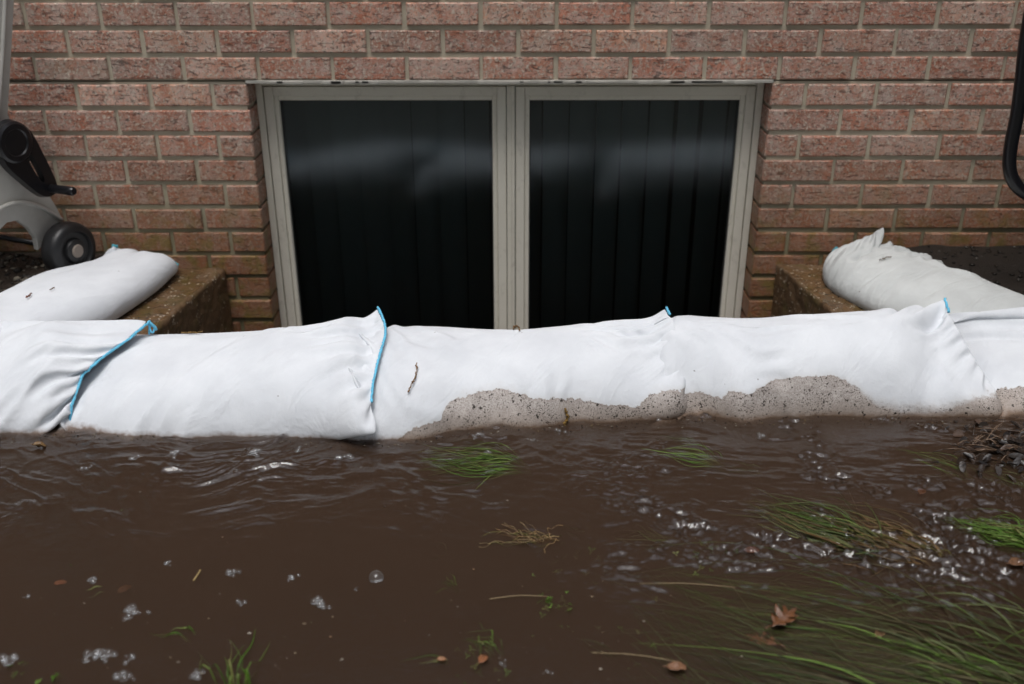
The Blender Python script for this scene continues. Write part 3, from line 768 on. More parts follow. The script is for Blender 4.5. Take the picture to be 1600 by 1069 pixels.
per = np.r_[idx[:, 0], idx[-1, 1:], idx[-2::-1, -1], idx[0, -2:0:-1]]
low = V[per].copy(); low[:, 2] = -.6
n0 = len(V); V = np.vstack([V, low]); m_ = len(per)
side = np.array([(per[i], n0+i, n0+(i+1) % m_, per[(i+1) % m_]) for i in range(m_)])
V = np.vstack([V, [[low[:, 0].min(), low[:, 1].min(), -.6], [low[:, 0].max(), low[:, 1].min(), -.6], [low[:, 0].max(), low[:, 1].max(), -.6], [low[:, 0].min(), low[:, 1].max(), -.6]]])
nb_ = n0+m_
water = mesh_obj('water', V, np.vstack([Q, side, [[nb_+3, nb_+2, nb_+1, nb_]]]).astype(np.int32), M_WATER, smooth=True)
tag(water, kind='structure')

# ------------------------------------------------------------------ hose reel cart at the left
M_RESIN = plain('weathered_beige_resin', (.42, .41, .38), .55, .25, 30, .3)
M_BLACK = plain('black_plastic', (.008, .008, .010), .28, 0, 60, .1)
M_RUBBER = plain('black_tyre_plastic', (.014, .014, .015), .42, .2, 90, .3)
M_HUB = plain('grey_beige_hubcap', (.26, .215, .18), .5, .15, 40, .1)
al = math.radians(24); AX = np.array([math.cos(al), -math.sin(al), 0.])       # axle direction, towards the camera's right
WC = at(108, 390, Z=.115)
reel_o = (WC[0]-.25, WC[1], .03)
reel = empty('hose_reel_cart', reel_o); tag(reel, 'beige resin hose reel cart with black crank and wheel by the left wall', 'hose reel')
def rp(mb, name, mat, parent, **kw):
    o = mb.build(name, mat, None, origin=tuple(reel_o) if parent is reel else None, **kw)
    o.parent = parent
    if parent is reel: o.location = (0, 0, 0)
    return o
PP = WC-AX*.055                                                # the side panel stands a little behind the wheel
out = [(26, -60), (22, 20), (18, 90), (13, 180), (24, 200), (34, 246), (56, 282), (78, 306), (90, 326), (100, 346), (88, 362), (70, 382), (60, 392), (56, 372), (45, 357), (28, 345), (12, 348), (0, 360), (-14, 380), (-24, 404), (-80, 404), (-110, 330), (-130, 200), (-140, 60), (-130, -60)]
pan = [at_plane(px, py, PP, AX) for px, py in out]
mb = MB(); mb.prism(pan, -AX*.018); rp(mb, 'side_panel', M_RESIN, reel, bevel=.004, seg=3)
rb = MB()
for sft in (0, 1):
    path = [at_plane(px, py, PP+AX*.004, AX) for px, py in ([(9, -40), (5, 60), (-2, 160), (-8, 230)] if sft == 0 else [(97, 344), (60, 322), (20, 318), (-20, 340), (-60, 380)])]
    rb.tube(smooth_path(path, 30), .006, 8)
rp(rb, 'panel_rib', M_RESIN, reel, smooth=True)
p2 = [p-AX*.40 for p in pan]
mb = MB(); mb.prism(p2, -AX*.018); rp(mb, 'side_panel', M_RESIN, reel, bevel=.004, seg=3)
mb = MB(); cdr = at_plane(-40, 215, PP, AX); mb.lathe([(-.39, .13), (-.38, .15), (-.36, .09), (-.06, .09), (-.04, .15), (-.025, .13)], cdr, AX, 40); rp(mb, 'hose_drum', M_BLACK, reel, smooth=True, bevel=.004)
def wheel(c):
    mb = MB(); R_ = .079
    mb.lathe([(-.030, R_*.55), (-.030, R_*.86), (-.022, R_*.97), (-.008, R_), (.010, R_), (.022, R_*.96), (.029, R_*.86), (.029, R_*.70), (.020, R_*.64), (.019, R_*.46), (.030, R_*.40), (.032, R_*.30)], c, AX, 56)
    w = rp(mb, 'wheel', M_RUBBER, reel, smooth=True)
    w.data.polygons.foreach_set('use_smooth', np.ones(len(w.data.polygons), bool))
    e = w.modifiers.new('e', 'EDGE_SPLIT'); e.split_angle = math.radians(50)
    h = MB(); h.lathe([(.0321, .019), (.0345, .0185), (.0365, .016)], c, AX, 32)
    hh = h.build('hubcap', M_HUB, None, origin=tuple(reel_o)); hh.parent = w; hh.location = (0, 0, 0)
wheel(WC); wheel(WC-AX*.50)
mb = MB(); mb.tube([WC-AX*.49, WC-AX*.03], .008, 12); rp(mb, 'axle', M_BLACK, reel, smooth=True)
# crank arm with its loop opening
CP = PP+AX*.045
def C_(px, py, k=0): return at_plane(px, py, CP, AX)+AX*k
hub = C_(17, 222, .012)
mb = MB(); mb.lathe([(-.05, .020), (-.012, .022), (-.010, .052), (.004, .054), (.009, .048), (.0095, .036), (.006, .033), (.0065, .008)], hub, AX, 40); ck = rp(mb, 'crank', M_BLACK, reel, smooth=True)
e = ck.modifiers.new('e', 'EDGE_SPLIT'); e.split_angle = math.radians(35)
mb = MB()
outl = [(-6, 205), (-6, 235), (8, 262), (34, 286), (57, 304), (72, 309), (85, 301), (85, 286), (75, 262), (63, 238), (50, 213), (38, 197), (22, 187), (6, 190)]
outl = smooth_path([C_(*p) for p in outl+outl[:1]], 57)[:-1]
slot = smooth_path([C_(*p) for p in [(38, 240), (44, 257), (54, 275), (64, 286), (63, 274), (53, 255), (43, 240), (38, 240)]], 57)[:-1]
cs_ = slot.mean(0)
def angs(Q_): d_ = Q_-cs_; return np.arctan2(d_[:, 2], d_ @ np.cross(AX, [0, 0, 1.]))
outl = outl[np.argsort(angs(outl))]; slot = slot[np.argsort(angs(slot))]
n_ = len(outl); th_ = AX*.011; mid_o = outl+(cs_-outl)*.04
V = list(outl-th_)+list(mid_o+th_)+list(slot+th_)+list(slot-th_)
Fq = [(a*n_+k, a*n_+(k+1) % n_, ((a+1) % 4)*n_+(k+1) % n_, ((a+1) % 4)*n_+k) for a in range(4) for k in range(n_)]
mb.add(V, Fq)
for o_ in (rp(mb, 'crank_arm', M_BLACK, reel, smooth=True),): o_.parent = reel; e = o_.modifiers.new('e', 'EDGE_SPLIT'); e.split_angle = math.radians(40)
g0 = C_(76, 294); gdir = AX+np.array([0, 0, .02])
mb = MB(); mb.lathe([(-.012, .016), (.004, .017), (.006, .0125), (.02, .0115), (.07, .0125), (.088, .0125), (.094, .009)], g0, gdir, 24)
g_ = rp(mb, 'crank_grip', M_BLACK, reel, smooth=True); e = g_.modifiers.new('e', 'EDGE_SPLIT'); e.split_angle = math.radians(45)

# ------------------------------------------------------------------ black tubular frame at the right
fy = -.30
fr_o = (1.95, -.25, .06)
cart = empty('garden_cart', fr_o); tag(cart, 'black tubular frame of a garden cart cut off by the right edge, its unseen tub added for shade', 'garden cart')
def cp(mb, name, mat, **kw):
    o = mb.build(name, mat, None, origin=fr_o, **kw); o.parent = cart; o.location = (0, 0, 0); return o
A3 = [at(px, py, Y=fy) for px, py in [(1622, -40), (1604, 60), (1596, 130), (1589, 180), (1580, 225), (1577, 258), (1583, 282), (1600, 300), (1640, 318), (1720, 336)]]
mb = MB(); pth = smooth_path(A3, 60); mb.tube(pth, .0165, 16)
cp(mb, 'frame_tube', M_BLACK, smooth=True)
mb = MB(); q = at(1720, 336, Y=fy)
mb.box((1.64, -.78, .14), (2.52, -.02, 1.25)); cp(mb, 'shade_tub', M_BLACK, bevel=.03, seg=4)  # tub and rim out of view, added to shade the right wall corner
mb = MB(); mb.box((1.60, -.82, 1.255), (2.56, -.01, 1.30)); cp(mb, 'rim', M_BLACK, bevel=.015, seg=3)
for yy in (-.55, -.09):
    mb = MB(); mb.lathe([(-.03, .06), (-.03, .10), (-.015, .115), (.015, .115), (.03, .10), (.03, .06)], (1.95, yy, .19), (0, 1, 0), 36); cp(mb, 'wheel', M_RUBBER, smooth=True)

# ------------------------------------------------------------------ pebbles, mulch, leaf litter
def blob(mb, c, r, rr, seed):
    rs = random.Random(seed); n = 6; V = []; Fc = []
    sx, sy, sz = r*rs.uniform(.7, 1.3), r*rs.uniform(.7, 1.2), r*rs.uniform(.5, .8); a0 = rs.uniform(0, 3)
    V.append((c[0], c[1], c[2]+sz))
    for lv, (zz, q) in enumerate(((.62, .72), (.0, 1.0), (-.7, .6))):
        for k in range(n):
            a = a0+2*math.pi*k/n; j = rs.uniform(.8, 1.15)
            V.append((c[0]+sx*q*j*math.cos(a), c[1]+sy*q*j*math.sin(a), c[2]+sz*zz))
    for k in range(n): Fc.append((0, 1+k, 1+(k+1) % n))
    for lv in range(2):
        for k in range(n): Fc.append((1+lv*n+k, 1+(lv+1)*n+k, 1+(lv+1)*n+(k+1) % n, 1+lv*n+(k+1) % n))
    mb.add(V, Fc)
    return len(V)
def toned(name, lo, hi, rough=.5, spec=.5, bump=.4, trans=0):
    t = NT(name); co = t.coord(); a = t.n('ShaderNodeAttribute'); a.attribute_name = 'tone'
    n = t.noise(co, 150, 4)
    col = t.mix(t.math('MULTIPLY', n, .55), a.outputs['Color'], (.02, .015, .01))
    sh = t.bsdf(col, rough, t.bump(n, bump, .002), spec)
    if trans:
        tl = t.n('ShaderNodeBsdfTranslucent'); t.l(col, tl.inputs['Color'])
        mx = t.n('ShaderNodeMixShader'); mx.inputs[0].default_value = trans; t.l(sh, mx.inputs[1]); t.l(tl.outputs[0], mx.inputs[2]); sh = mx.outputs[0]
    return t.done(sh)
M_STONE = toned('wet_pebble', 0, 1, .55, .3)
M_LEAF = toned('wet_leaf', 0, 1, .32, .5, .5, .15)
M_GRASS = toned('grass_blade', 0, 1, .5, .22, .1, .35)
M_TWIG = toned('twig_bark', 0, 1, .6, .3, .6)
def scatter_stones(name, n, region, sizes, cols, label, cat, mat):
    mb = MB(); tn = []
    for i in range(n):
        x = random.uniform(region[0], region[1]); y = random.uniform(region[2], region[3])
        r = random.uniform(*sizes)*(1 if random.random() < .85 else 1.7); z = float(ground_z(np.array([x]), np.array([y]))[0])
        k = blob(mb, (x, y, z+r*.25), r, .2, i+n); c = np.array(random.choice(cols))*random.uniform(.6, 1.2); tn += [c]*k
    o = mb.build(name, mat, smooth=True); color_attr(o, 'tone', tn); tag(o, label, cat, kind='stuff'); return o
scatter_stones('pebbles', 1700, (-2.0, -1.05, -.72, -.02), (.003, .009), [(.10, .085, .065), (.24, .21, .16), (.035, .03, .025), (.02, .016, .012), (.05, .04, .03)], 'dark soil strewn with pale pebbles beside the hose reel', 'pebbles', M_STONE)
scatter_stones('mulch', 900, (1.18, 2.4, -.72, -.01), (.003, .008), [(.012, .008, .005), (.016, .011, .006), (.01, .007, .005), (.08, .07, .06), (.018, .011, .006)], 'dark wet mulch behind the right sandbag', 'mulch', M_STONE)

# ------------------------------------------------------------------ grass
GREENS = [(.13, .25, .03), (.17, .28, .05), (.09, .18, .02), (.22, .30, .07), (.22, .23, .07)]
OLIVE = [(.065, .10, .02), (.09, .125, .03), (.05, .075, .015), (.12, .14, .045), (.14, .12, .05), (.10, .075, .03), (.16, .19, .07)]
STRAW = [(.24, .14, .06), (.30, .20, .09), (.18, .10, .04), (.14, .12, .03)]
def blade(mb, tn, pts, w, col):
    P = np.asarray(pts); m = len(P); T = np.gradient(P, axis=0); T /= np.maximum(np.linalg.norm(T, axis=1, keepdims=True), 1e-9)
    side = np.cross(T, [0, 0, 1.]); side /= np.maximum(np.linalg.norm(side, axis=1, keepdims=True), 1e-9)
    tw = random.uniform(-.9, .9); V = []
    for i in range(m):
        f = i/(m-1); ww = w*(1-f**2.2)*(.55+.45*min(1, f*5))*.5+.00015
        s_ = side[i]*math.cos(tw)+np.array([0, 0, 1.])*math.sin(tw)*.8
        V += [P[i]-s_*ww, P[i]+np.array([0, 0, -ww*.35]), P[i]+s_*ww]
    Fc = []
    for i in range(m-1): Fc += [(3*i, 3*i+1, 3*i+4, 3*i+3), (3*i+1, 3*i+2, 3*i+5, 3*i+4)]
    mb.add(V, Fc); tn.extend([col]*len(V))
def tuft(root, tip, n, spread, label, cols=GREENS, w=(.0016, .0034), rootr=(.01, .01), lift=.012, zt=-.004, bend=.02, lmin=.45, group='tufts of grass in the flood water', name='grass_tuft', rz=-.02, cat='grass tuft', kind=None, tipz=.006):
    R_ = at(*root, Z=0); T_ = at(*tip, Z=0); ax = T_-R_; Ln = np.linalg.norm(ax); ax /= Ln; pr = np.array([-ax[1], ax[0], 0])
    mb = MB(); tn = []
    for i in range(n):
        l = Ln*random.uniform(lmin, 1.05); sp = random.gauss(0, 1)*spread
        p0 = R_+ax*random.uniform(-1, 1)*rootr[0]+pr*random.gauss(0, 1)*rootr[1]; p0[2] = rz+random.uniform(-.01, .004)
        p3 = p0+ax*l+pr*(sp*l+random.gauss(0, .004)); zt_ = zt+random.uniform(-tipz*1.6, tipz*.5)
        if random.random() < .12: p3 = p0+(p3-p0)*random.uniform(.3, .7)+pr*random.gauss(0, .35)*l
        b = random.gauss(0, bend)*l/.15*(1.6 if random.random() < .1 else 1)
        pts = []
        m = 12; ph = random.uniform(0, 6)
        for j in range(m):
            f = j/(m-1); p = p0*(1-f)+p3*f; p = p+pr*(b*math.sin(f*math.pi)+.0016*math.sin(f*9+ph))
            z = p0[2]*(1-f)**3+zt_*(1-(1-f)**3)+lift*random.uniform(.8, 1)*math.sin(min(1, f*1.5)*math.pi)**2*(1 if i % 3 else .3)
            p[2] = z; pts.append(p)
        c = np.array(random.choice(cols))*random.uniform(.65, 1.25)
        blade(mb, tn, pts, random.uniform(*w), c)
    o = mb.build(name, M_GRASS, origin=(R_[0], R_[1], -.05)); color_attr(o, 'tone', tn)
    if kind: tag(o, label, cat, kind=kind)
    else: tag(o, label, cat, group)
    return o
tuft((822, 722), (655, 716), 130, .13, 'bright green grass tuft streaming left in front of the stained middle sandbag', w=(.0014, .0034), rootr=(.014, .010), lift=.008, zt=.002)
tuft((1128, 719), (1012, 704), 34, .10, 'slim green grass tuft ending in a white glint below the seam of two sandbags', rootr=(.01, .004), lift=.006, zt=.001, w=(.0014, .0032))
tuft((1095, 684), (1030, 676), 22, .12, 'faint little grass tuft touching the foot of the sandbags', rootr=(.008, .006), lift=.004, zt=-.006)
tuft((1382, 858), (1180, 786), 200, .09, 'olive and brown grass tuft sweeping up left from the glinting water', cols=OLIVE+OLIVE+GREENS+STRAW, rootr=(.03, .014), lift=.012, zt=.002)
tuft((1470, 868), (1290, 800), 150, .08, 'rusty straw coloured grass tuft right of the olive one', cols=STRAW, rootr=(.03, .014), lift=.010, zt=.001)
tuft((1625, 852), (1490, 812), 130, .13, 'vivid green grass tuft at the right edge', rootr=(.03, .010), lift=.014, zt=.003, w=(.002, .0042))
tuft((1515, 738), (1395, 700), 26, .10, 'thin grass tuft streaming out from the dark leaf litter', rootr=(.02, .008), lift=.006, w=(.0014, .0028))
tuft((1640, 760), (1500, 712), 30, .10, 'loose grass tuft under the leaf litter at the right edge', rootr=(.02, .01), lift=.004, zt=-.008)
tuft((1060, 838), (940, 834), 16, .12, 'sparse olive grass strands with a knot of leaves in mid water', cols=[(.14, .16, .04), (.18, .18, .06)], rootr=(.02, .006), lift=.004, bend=.03)
tuft((585, 663), (584, 662), 0, .1, 'x') if False else None
tuft((712, 908), (680, 900), 12, .35, 'tiny green grass sprig alone in the calm water', rootr=(.004, .004), lift=.004)
tuft((300, 990), (232, 985), 4, .25, 'three arching grass blades lying on the calm water at lower left', rootr=(.006, .008), lift=.014, bend=.022, w=(.003, .004), rz=-.006, zt=.001)
tuft((160, 915), (133, 932), 2, .1, 'single short green blade beside a bubble at far left', rootr=(.002, .002), lift=.004, w=(.003, .0036), rz=-.004, zt=0)
tuft((370, 1085), (350, 1010), 16, .30, 'upright dark grass blades rising at the bottom edge left of centre', rootr=(.03, .01), lift=.035, bend=.015, w=(.002, .0038), rz=-.03, zt=.004)
tuft((770, 1010), (735, 985), 18, .5, 'green sprouts around an orange leaf at the bottom centre', rootr=(.012, .012), lift=.010, bend=.05)
tuft((700, 1028), (625, 1028), 3, .05, 'flat green blade pointing left from an orange leaf', rootr=(.003, .003), lift=.003, w=(.003, .0045), zt=0, rz=-.003)
tuft((1680, 1115), (1130, 962), 800, .055, 'thick mat of long grass streaming across the lower right corner', rootr=(.18, .055), lift=.012, zt=-.004, lmin=.16, w=(.0013, .0036), cols=OLIVE+OLIVE+GREENS[:2], bend=.03)
tuft((1420, 1095), (1040, 990), 420, .06, 'dark grass mat fanning left along the bottom edge', rootr=(.12, .05), lift=.010, lmin=.35, zt=-.008, cols=[(.06, .12, .02), (.09, .15, .03), (.10, .12, .04)], bend=.03)
tuft((1420, 985), (1000, 905), 60, .05, 'fine long grass strands drifting left above the oak leaf', rootr=(.10, .04), lift=.008, lmin=.5, zt=-.005, w=(.0012, .0022), bend=.02)
tuft((1690, 1040), (1420, 985), 260, .09, 'submerged olive grass at the right edge under the ripples', rootr=(.1, .05), lift=.006, zt=-.012, cols=OLIVE, bend=.04)
# root tangle
mb = MB(); tn = []
for i in range(26):
    c0 = at(random.uniform(820, 880), random.uniform(832, 850), Z=.002); a = random.gauss(math.pi, .9); l = random.uniform(.03, .11); pts = [c0]; h = a
    for k in range(7):
        h += random.gauss(0, .35); c0 = c0+np.array([math.cos(h), math.sin(h)*.7, 0])*l/7; c0[2] = random.uniform(-.006, .006); pts.append(c0)
    n0 = len(mb.v); mb.tube(smooth_path(pts, 18), .0007, 4); tn += [np.array(random.choice(STRAW))*random.uniform(.6, 1.3)]*(len(mb.v)-n0)
o = mb.build('root_tangle', M_TWIG, origin=tuple(at(850, 840, Z=-.01))); color_attr(o, 'tone', tn); tag(o, 'tangle of thin reddish roots floating in mid water', 'roots')
# clover patches below the surface
def clover(c, n, spread, label, z=-.012, cols=GREENS):
    C0 = at(*c, Z=0); root = empty('clover_plant', (C0[0], C0[1], -.05)); tag(root, label, 'clover', 'clover under the flood water')
    for i in range(n):
        mb = MB(); tn = []; x = random.gauss(0, spread); y = random.gauss(0, spread*1.1); zz = .05+z+random.uniform(-.010, .010); r = random.uniform(.002, .0045); a0 = random.uniform(0, 6)
        tl = np.array([random.gauss(0, .4), random.gauss(0, .4)]); V = []
        for q in range(18):                                     # three lobes around one centre
            b = q*math.pi/9; rr = r*(1.15+.65*math.cos(3*(b-a0))); V.append((x+rr*math.cos(b), y+rr*math.sin(b), zz+rr*(math.cos(b)*tl[0]+math.sin(b)*tl[1])))
        V.append((x, y, zz-.0015)); mb.add(V, [(q, (q+1) % 18, 18) for q in range(18)]); tn += [np.array(random.choice(cols))*random.uniform(.7, 1.4)]*19
        sp_ = mb.build('sprout', M_GRASS, root); color_attr(sp_, 'tone', tn)
clover((872, 935), 22, .020, 'light green clover sprouts just under the water at the centre of the foreground', -.006)
clover((745, 1035), 20, .03, 'clover leaves around the orange leaf at the bottom centre', -.012)
clover((890, 868), 26, .05, 'murky clover deep under the water below the root tangle', -.022)
clover((20, 1040), 8, .015, 'small clover in the bottom left corner', -.008)
clover((88, 1058), 5, .008, 'single bright clover sprout at the bottom edge near the left corner', -.004)
clover((1010, 1000), 14, .05, 'dim clover under the left fringe of the grass mat', -.016)
clover((1110, 865), 18, .035, 'pale sprouting leaves left of the white glints', -.009)
# leaves
def leaf(outline, center, size, rot, z, col, label, curl=.25, name='dead_leaf', cat='leaf', group=None, th=.0005, tilt=(0, 0), stem=True):
    C0 = at(*center, Z=z) if len(center) == 2 else np.array(center); pts = np.array(outline, float)
    n = len(pts); cs, sn = math.cos(rot), math.sin(rot)
    def warp(p):
        x, y = p; zz = curl*(y*y*1.6-.25*x+.12*math.sin(x*7)+.1*math.sin(y*9+x*4))
        return np.array([x*cs-y*sn, x*sn+y*cs, zz+tilt[0]*x+tilt[1]*y])*size
    V = []; rings = (1., .66, .33)
    for q in rings: V += [warp((p[0]*(q if q < 1 else 1), p[1]*q)) for p in pts]
    V.append(warp((0, 0))); Fc = []
    for r_ in range(2):
        for k in range(n): Fc.append((r_*n+k, r_*n+(k+1) % n, (r_+1)*n+(k+1) % n, (r_+1)*n+k))
    Fc += [(2*n+k, 2*n+(k+1) % n, 3*n) for k in range(n)]
    mb = MB(); mb.add([tuple(v+C0) for v in V], Fc)
    if stem:
        s0 = warp((-.9, 0))+C0; s1 = warp((-1.45, .1))+C0; mb.tube([s0, (s0+s1)/2+np.array([0, 0, .002]), s1], .0009, 5)
    o = mb.build(name, M_LEAF, smooth=True, origin=tuple(C0)); sld = o.modifiers.new('thick', 'SOLIDIFY'); sld.thickness = th
    color_attr(o, 'tone', [np.array(col)*random.uniform(.85, 1.1) for _ in o.data.vertices]); tag(o, label, cat, group); return o
OAK = [(-1, .03), (-.75, .10), (-.62, .34), (-.42, .46), (-.40, .18), (-.22, .16), (-.10, .50), (.14, .62), (.12, .22), (.30, .18), (.46, .44), (.66, .40), (.62, .14), (.85, .12), (1.08, .0),
       (.85, -.12), (.62, -.16), (.62, -.42), (.40, -.42), (.28, -.18), (.10, -.2), (.08, -.56), (-.14, -.5), (-.22, -.16), (-.4, -.16), (-.46, -.42), (-.64, -.34), (-.75, -.10), (-1, -.03)]
OVAL = [(math.cos(a)*(1+.08*math.sin(5*a)), math.sin(a)*.6*(1+.1*math.cos(7*a))) for a in np.linspace(0, 2*math.pi, 18, endpoint=False)]
leaf(OAK, (1225, 965), .033, .75, .008, (.20, .08, .03), 'rusty lobed oak leaf caught on the grass mat', .45, 'oak_leaf', tilt=(.1, .15))
leaf(OVAL, (1058, 1043), .015, .2, .002, (.30, .15, .08), 'pale curled brown leaf at the bottom edge right of centre', .5)
leaf(OVAL, (94, 911), .010, .3, -.005, (.34, .12, .05), 'small orange leaf floating at far left', .3, stem=False)
leaf(OVAL, (755, 1030), .011, 1.2, -.001, (.34, .13, .05), 'orange leaf among green sprouts at the bottom centre', .6)
leaf(OVAL, (690, 1030), .007, .1, .001, (.40, .20, .10), 'small tan leaf at the tip of a flat green blade', .4, stem=False)
leaf(OAK, (1190, 1000), .026, 2.6, -.006, (.25, .11, .05), 'sunken brown leaf fragment below the oak leaf', .3)
leaf(OVAL, (195, 921), .013, 1.0, -.010, (.22, .09, .04), 'dim brown leaf under the water at left', .4, stem=False)
leaf(OVAL, (1375, 990), .012, .9, -.002, (.22, .13, .06), 'tan leaf lying in the grass near the lower right', .5)
leaf(OVAL, (1590, 880), .018, .4, .002, (.20, .10, .05), 'dark brown leaf at the right edge among glints', .5)
leaf(OVAL, (1175, 860), .014, .2, -.002, (.22, .08, .04), 'reddish sunken leaf left of the glinting water', .3, stem=False)
leaf(OVAL, (1440, 768), .012, 1.1, -.006, (.22, .08, .03), 'rust leaf stalk under water below the thin grass', .3, tilt=(0, 0))
leaf(OVAL, (62, 697), .012, .4, .003, (.26, .15, .06), 'brown crumpled leaf floating in front of the left sandbag', 1.2)
# twigs on the bags
def on_bag(px, py):
    """first bag surface met along the sight line"""
    r = sight(px, py); t = np.linspace(1.5, 3.2, 1400); P_ = CAM[None]+r[None]*t[:, None]
    i = np.clip(((P_[:, 0]-HF[0])/HS+.5).astype(int), 0, 829); j = np.clip(((P_[:, 1]-HF[1])/HS+.5).astype(int), 0, 289)
    k = np.nonzero(P_[:, 2] < HF[3][i, j])[0]
    return P_[k[0]] if len(k) else at(px, py, Z=.1)
def twig(pxs, r, col, label, jag=.0012, lumps=True):
    pts = [on_bag(*p)+np.array([0, -.0025, .002]) for p in pxs]; P_ = smooth_path(pts, 26)+rng.randn(26, 3)*jag
    mb = MB(); mb.tube(P_, [r*random.uniform(.5, 1.5) for _ in range(26)], 6); o = mb.build('twig', M_TWIG, origin=tuple(P_[0])); color_attr(o, 'tone', [np.array(col)*random.uniform(.5, 1.4) for _ in o.data.vertices])
    tag(o, label, 'twig', 'bits of plant lying on the sandbags')
twig([(651, 568), (650, 585), (645, 598), (638, 612)], .0015, (.25, .14, .06), 'thin brown catkin twig stuck upright on the white middle sandbag')
twig([(285, 521), (300, 520), (318, 519)], .0015, (.30, .18, .06), 'short tan twig on the crest of the sandbag left of centre')
twig([(802, 514), (808, 510), (812, 515)], .0016, (.28, .15, .05), 'tiny brown bud on the crest of the middle sandbag under the mullion')
twig([(42, 466), (47, 462), (50, 459)], .0012, (.22, .07, .03), 'short red brown needle on the left diagonal sandbag')
twig([(79, 453), (86, 450)], .0008, (.2, .12, .07), 'tiny pale straw on the left diagonal sandbag')
twig([(1374, 407), (1382, 404), (1391, 402)], .0012, (.16, .12, .07), 'small dark straw on the creased grey sandbag')
twig([(884, 640), (886, 655), (882, 664)], .003, (.25, .15, .04), 'yellowish plant scrap at the waterline of the middle sandbag')
# knot of blue thread
kb = bags['A'][0]; mb = MB(); k0 = bags['A'][1][bags['A'][2][-1, -1]]
for i in range(3):
    a = random.uniform(0, 6); pts = [k0+np.array([.004+.018*math.cos(a+t)*(.3+.1*i), -.004+.008*math.sin(a+t), -.006-.014*(t/4)+.008*math.sin(t*1.7+i)]) for t in np.linspace(0, 5, 9)]
    mb.tube(smooth_path(pts, 30), .0024, 6)
ko = mb.build('thread_knot', M_BLUE, None, smooth=True, origin=tuple(kb.location)); ko.parent = kb; ko.location = (0, 0, 0)

# leaf litter at the right
mb = MB(); tn = []
for i in range(190):
    px, py = random.gauss(1570, 44), random.gauss(697, 19)
    if px < 1455: continue
    c = at(px, py, Z=0); c[2] = random.uniform(-.007, .003)*(1.4 if px < 1520 else 1); r = random.uniform(.004, .016); a = random.uniform(0, 6); k = random.uniform(.1, .9); V = []
    n = 8; t1, t2 = random.gauss(0, .28), random.gauss(0, .3)
    for q in range(n):
        b = 2*math.pi*q/n; x, y = r*math.cos(b), r*.5*math.sin(b)*random.uniform(.8, 1.2); V.append((c[0]+x*math.cos(a)-y*math.sin(a), c[1]+x*math.sin(a)+y*math.cos(a), c[2]+x*t1+y*t2+k*abs(y)))
    V.append(tuple(c)); mb.add(V, [(q, (q+1) % n, n) for q in range(n)]); tn += [np.array(random.choice([(.03, .02, .015), (.015, .012, .012), (.10, .06, .04), (.02, .015, .012), (.05, .03, .02)]))]*(n+1)
for i in range(40):
    c = at(random.gauss(1550, 45), random.gauss(694, 16), Z=.008); a = random.gauss(.15, .5); l = random.uniform(.02, .06)
    n0 = len(mb.v); mb.tube([c, c+np.array([math.cos(a)*l*.5, math.sin(a)*l*.5, .004]), c+np.array([math.cos(a)*l, math.sin(a)*l, 0])], .0009, 5); tn += [np.array(random.choice([(.25, .16, .1), (.05, .03, .02)]))]*(len(mb.v)-n0)
o = mb.build('leaf_litter', M_LEAF, smooth=True); color_attr(o, 'tone', tn); tag(o, 'glossy black pile of wet leaf litter and twigs below the right sandbag', 'leaf litter', kind='stuff')

# ------------------------------------------------------------------ bubbles
def mat_bubble():
    t = NT('soap_thin_bubble'); lw = t.n('ShaderNodeLayerWeight'); lw.inputs['Blend'].default_value = .35
    gl = t.n('ShaderNodeBsdfGlossy'); gl.inputs['Roughness'].default_value = .05
    df = t.n('ShaderNodeBsdfDiffuse'); df.inputs['Color'].default_value = (.75, .78, .8, 1); tr = t.n('ShaderNodeBsdfTransparent')
    a = t.n('ShaderNodeMixShader'); a.inputs[0].default_value = .25; t.l(gl.outputs[0], a.inputs[1]); t.l(df.outputs[0], a.inputs[2])
    f = t.ramp(lw.outputs['Facing'], [(.2, .05), (.6, .16), (.93, .95)])
    m = t.n('ShaderNodeMixShader'); t.l(f, m.inputs[0]); t.l(tr.outputs[0], m.inputs[1]); t.l(a.outputs[0], m.inputs[2]); return t.done(m.outputs[0])
M_BUB = mat_bubble()
ub = MB(); ub.lathe([(0, 1), (.3, .955), (.55, .835), (.76, .65), (.92, .39), (.995, .08)], (0, 0, 0), (0, 0, 1), 16)
UB = ub.build('bubble', M_BUB, smooth=True); UBM = UB.data; bpy.data.objects.remove(UB)
def bubbles(px, py, w, n, label, big=False):
    c = at(px, py, Z=0); sc_px = F_PX/np.dot(c-CAM, [0, math.cos(TILT), -math.sin(TILT)]); Wm = w/sc_px
    root = None if big else empty('bubble_cluster', (c[0], c[1], 0))
    for i in range(n):
        r = Wm/2 if big else Wm*random.uniform(.10, .24)
        x = 0 if big else random.gauss(0, Wm*.26); y = 0 if big else random.gauss(0, Wm*.22); z0 = float(water_z(np.array([c[0]+x]), np.array([c[1]+y]))[0])
        o = bpy.data.objects.new('bubble', UBM); COL.objects.link(o); o.scale = (r, r, r)
        if big: o.location = (c[0], c[1], z0); root = o
        else: o.parent = root; o.location = (x, y, z0)
    tag(root, label, 'bubbles', 'air bubbles floating on the flood water')
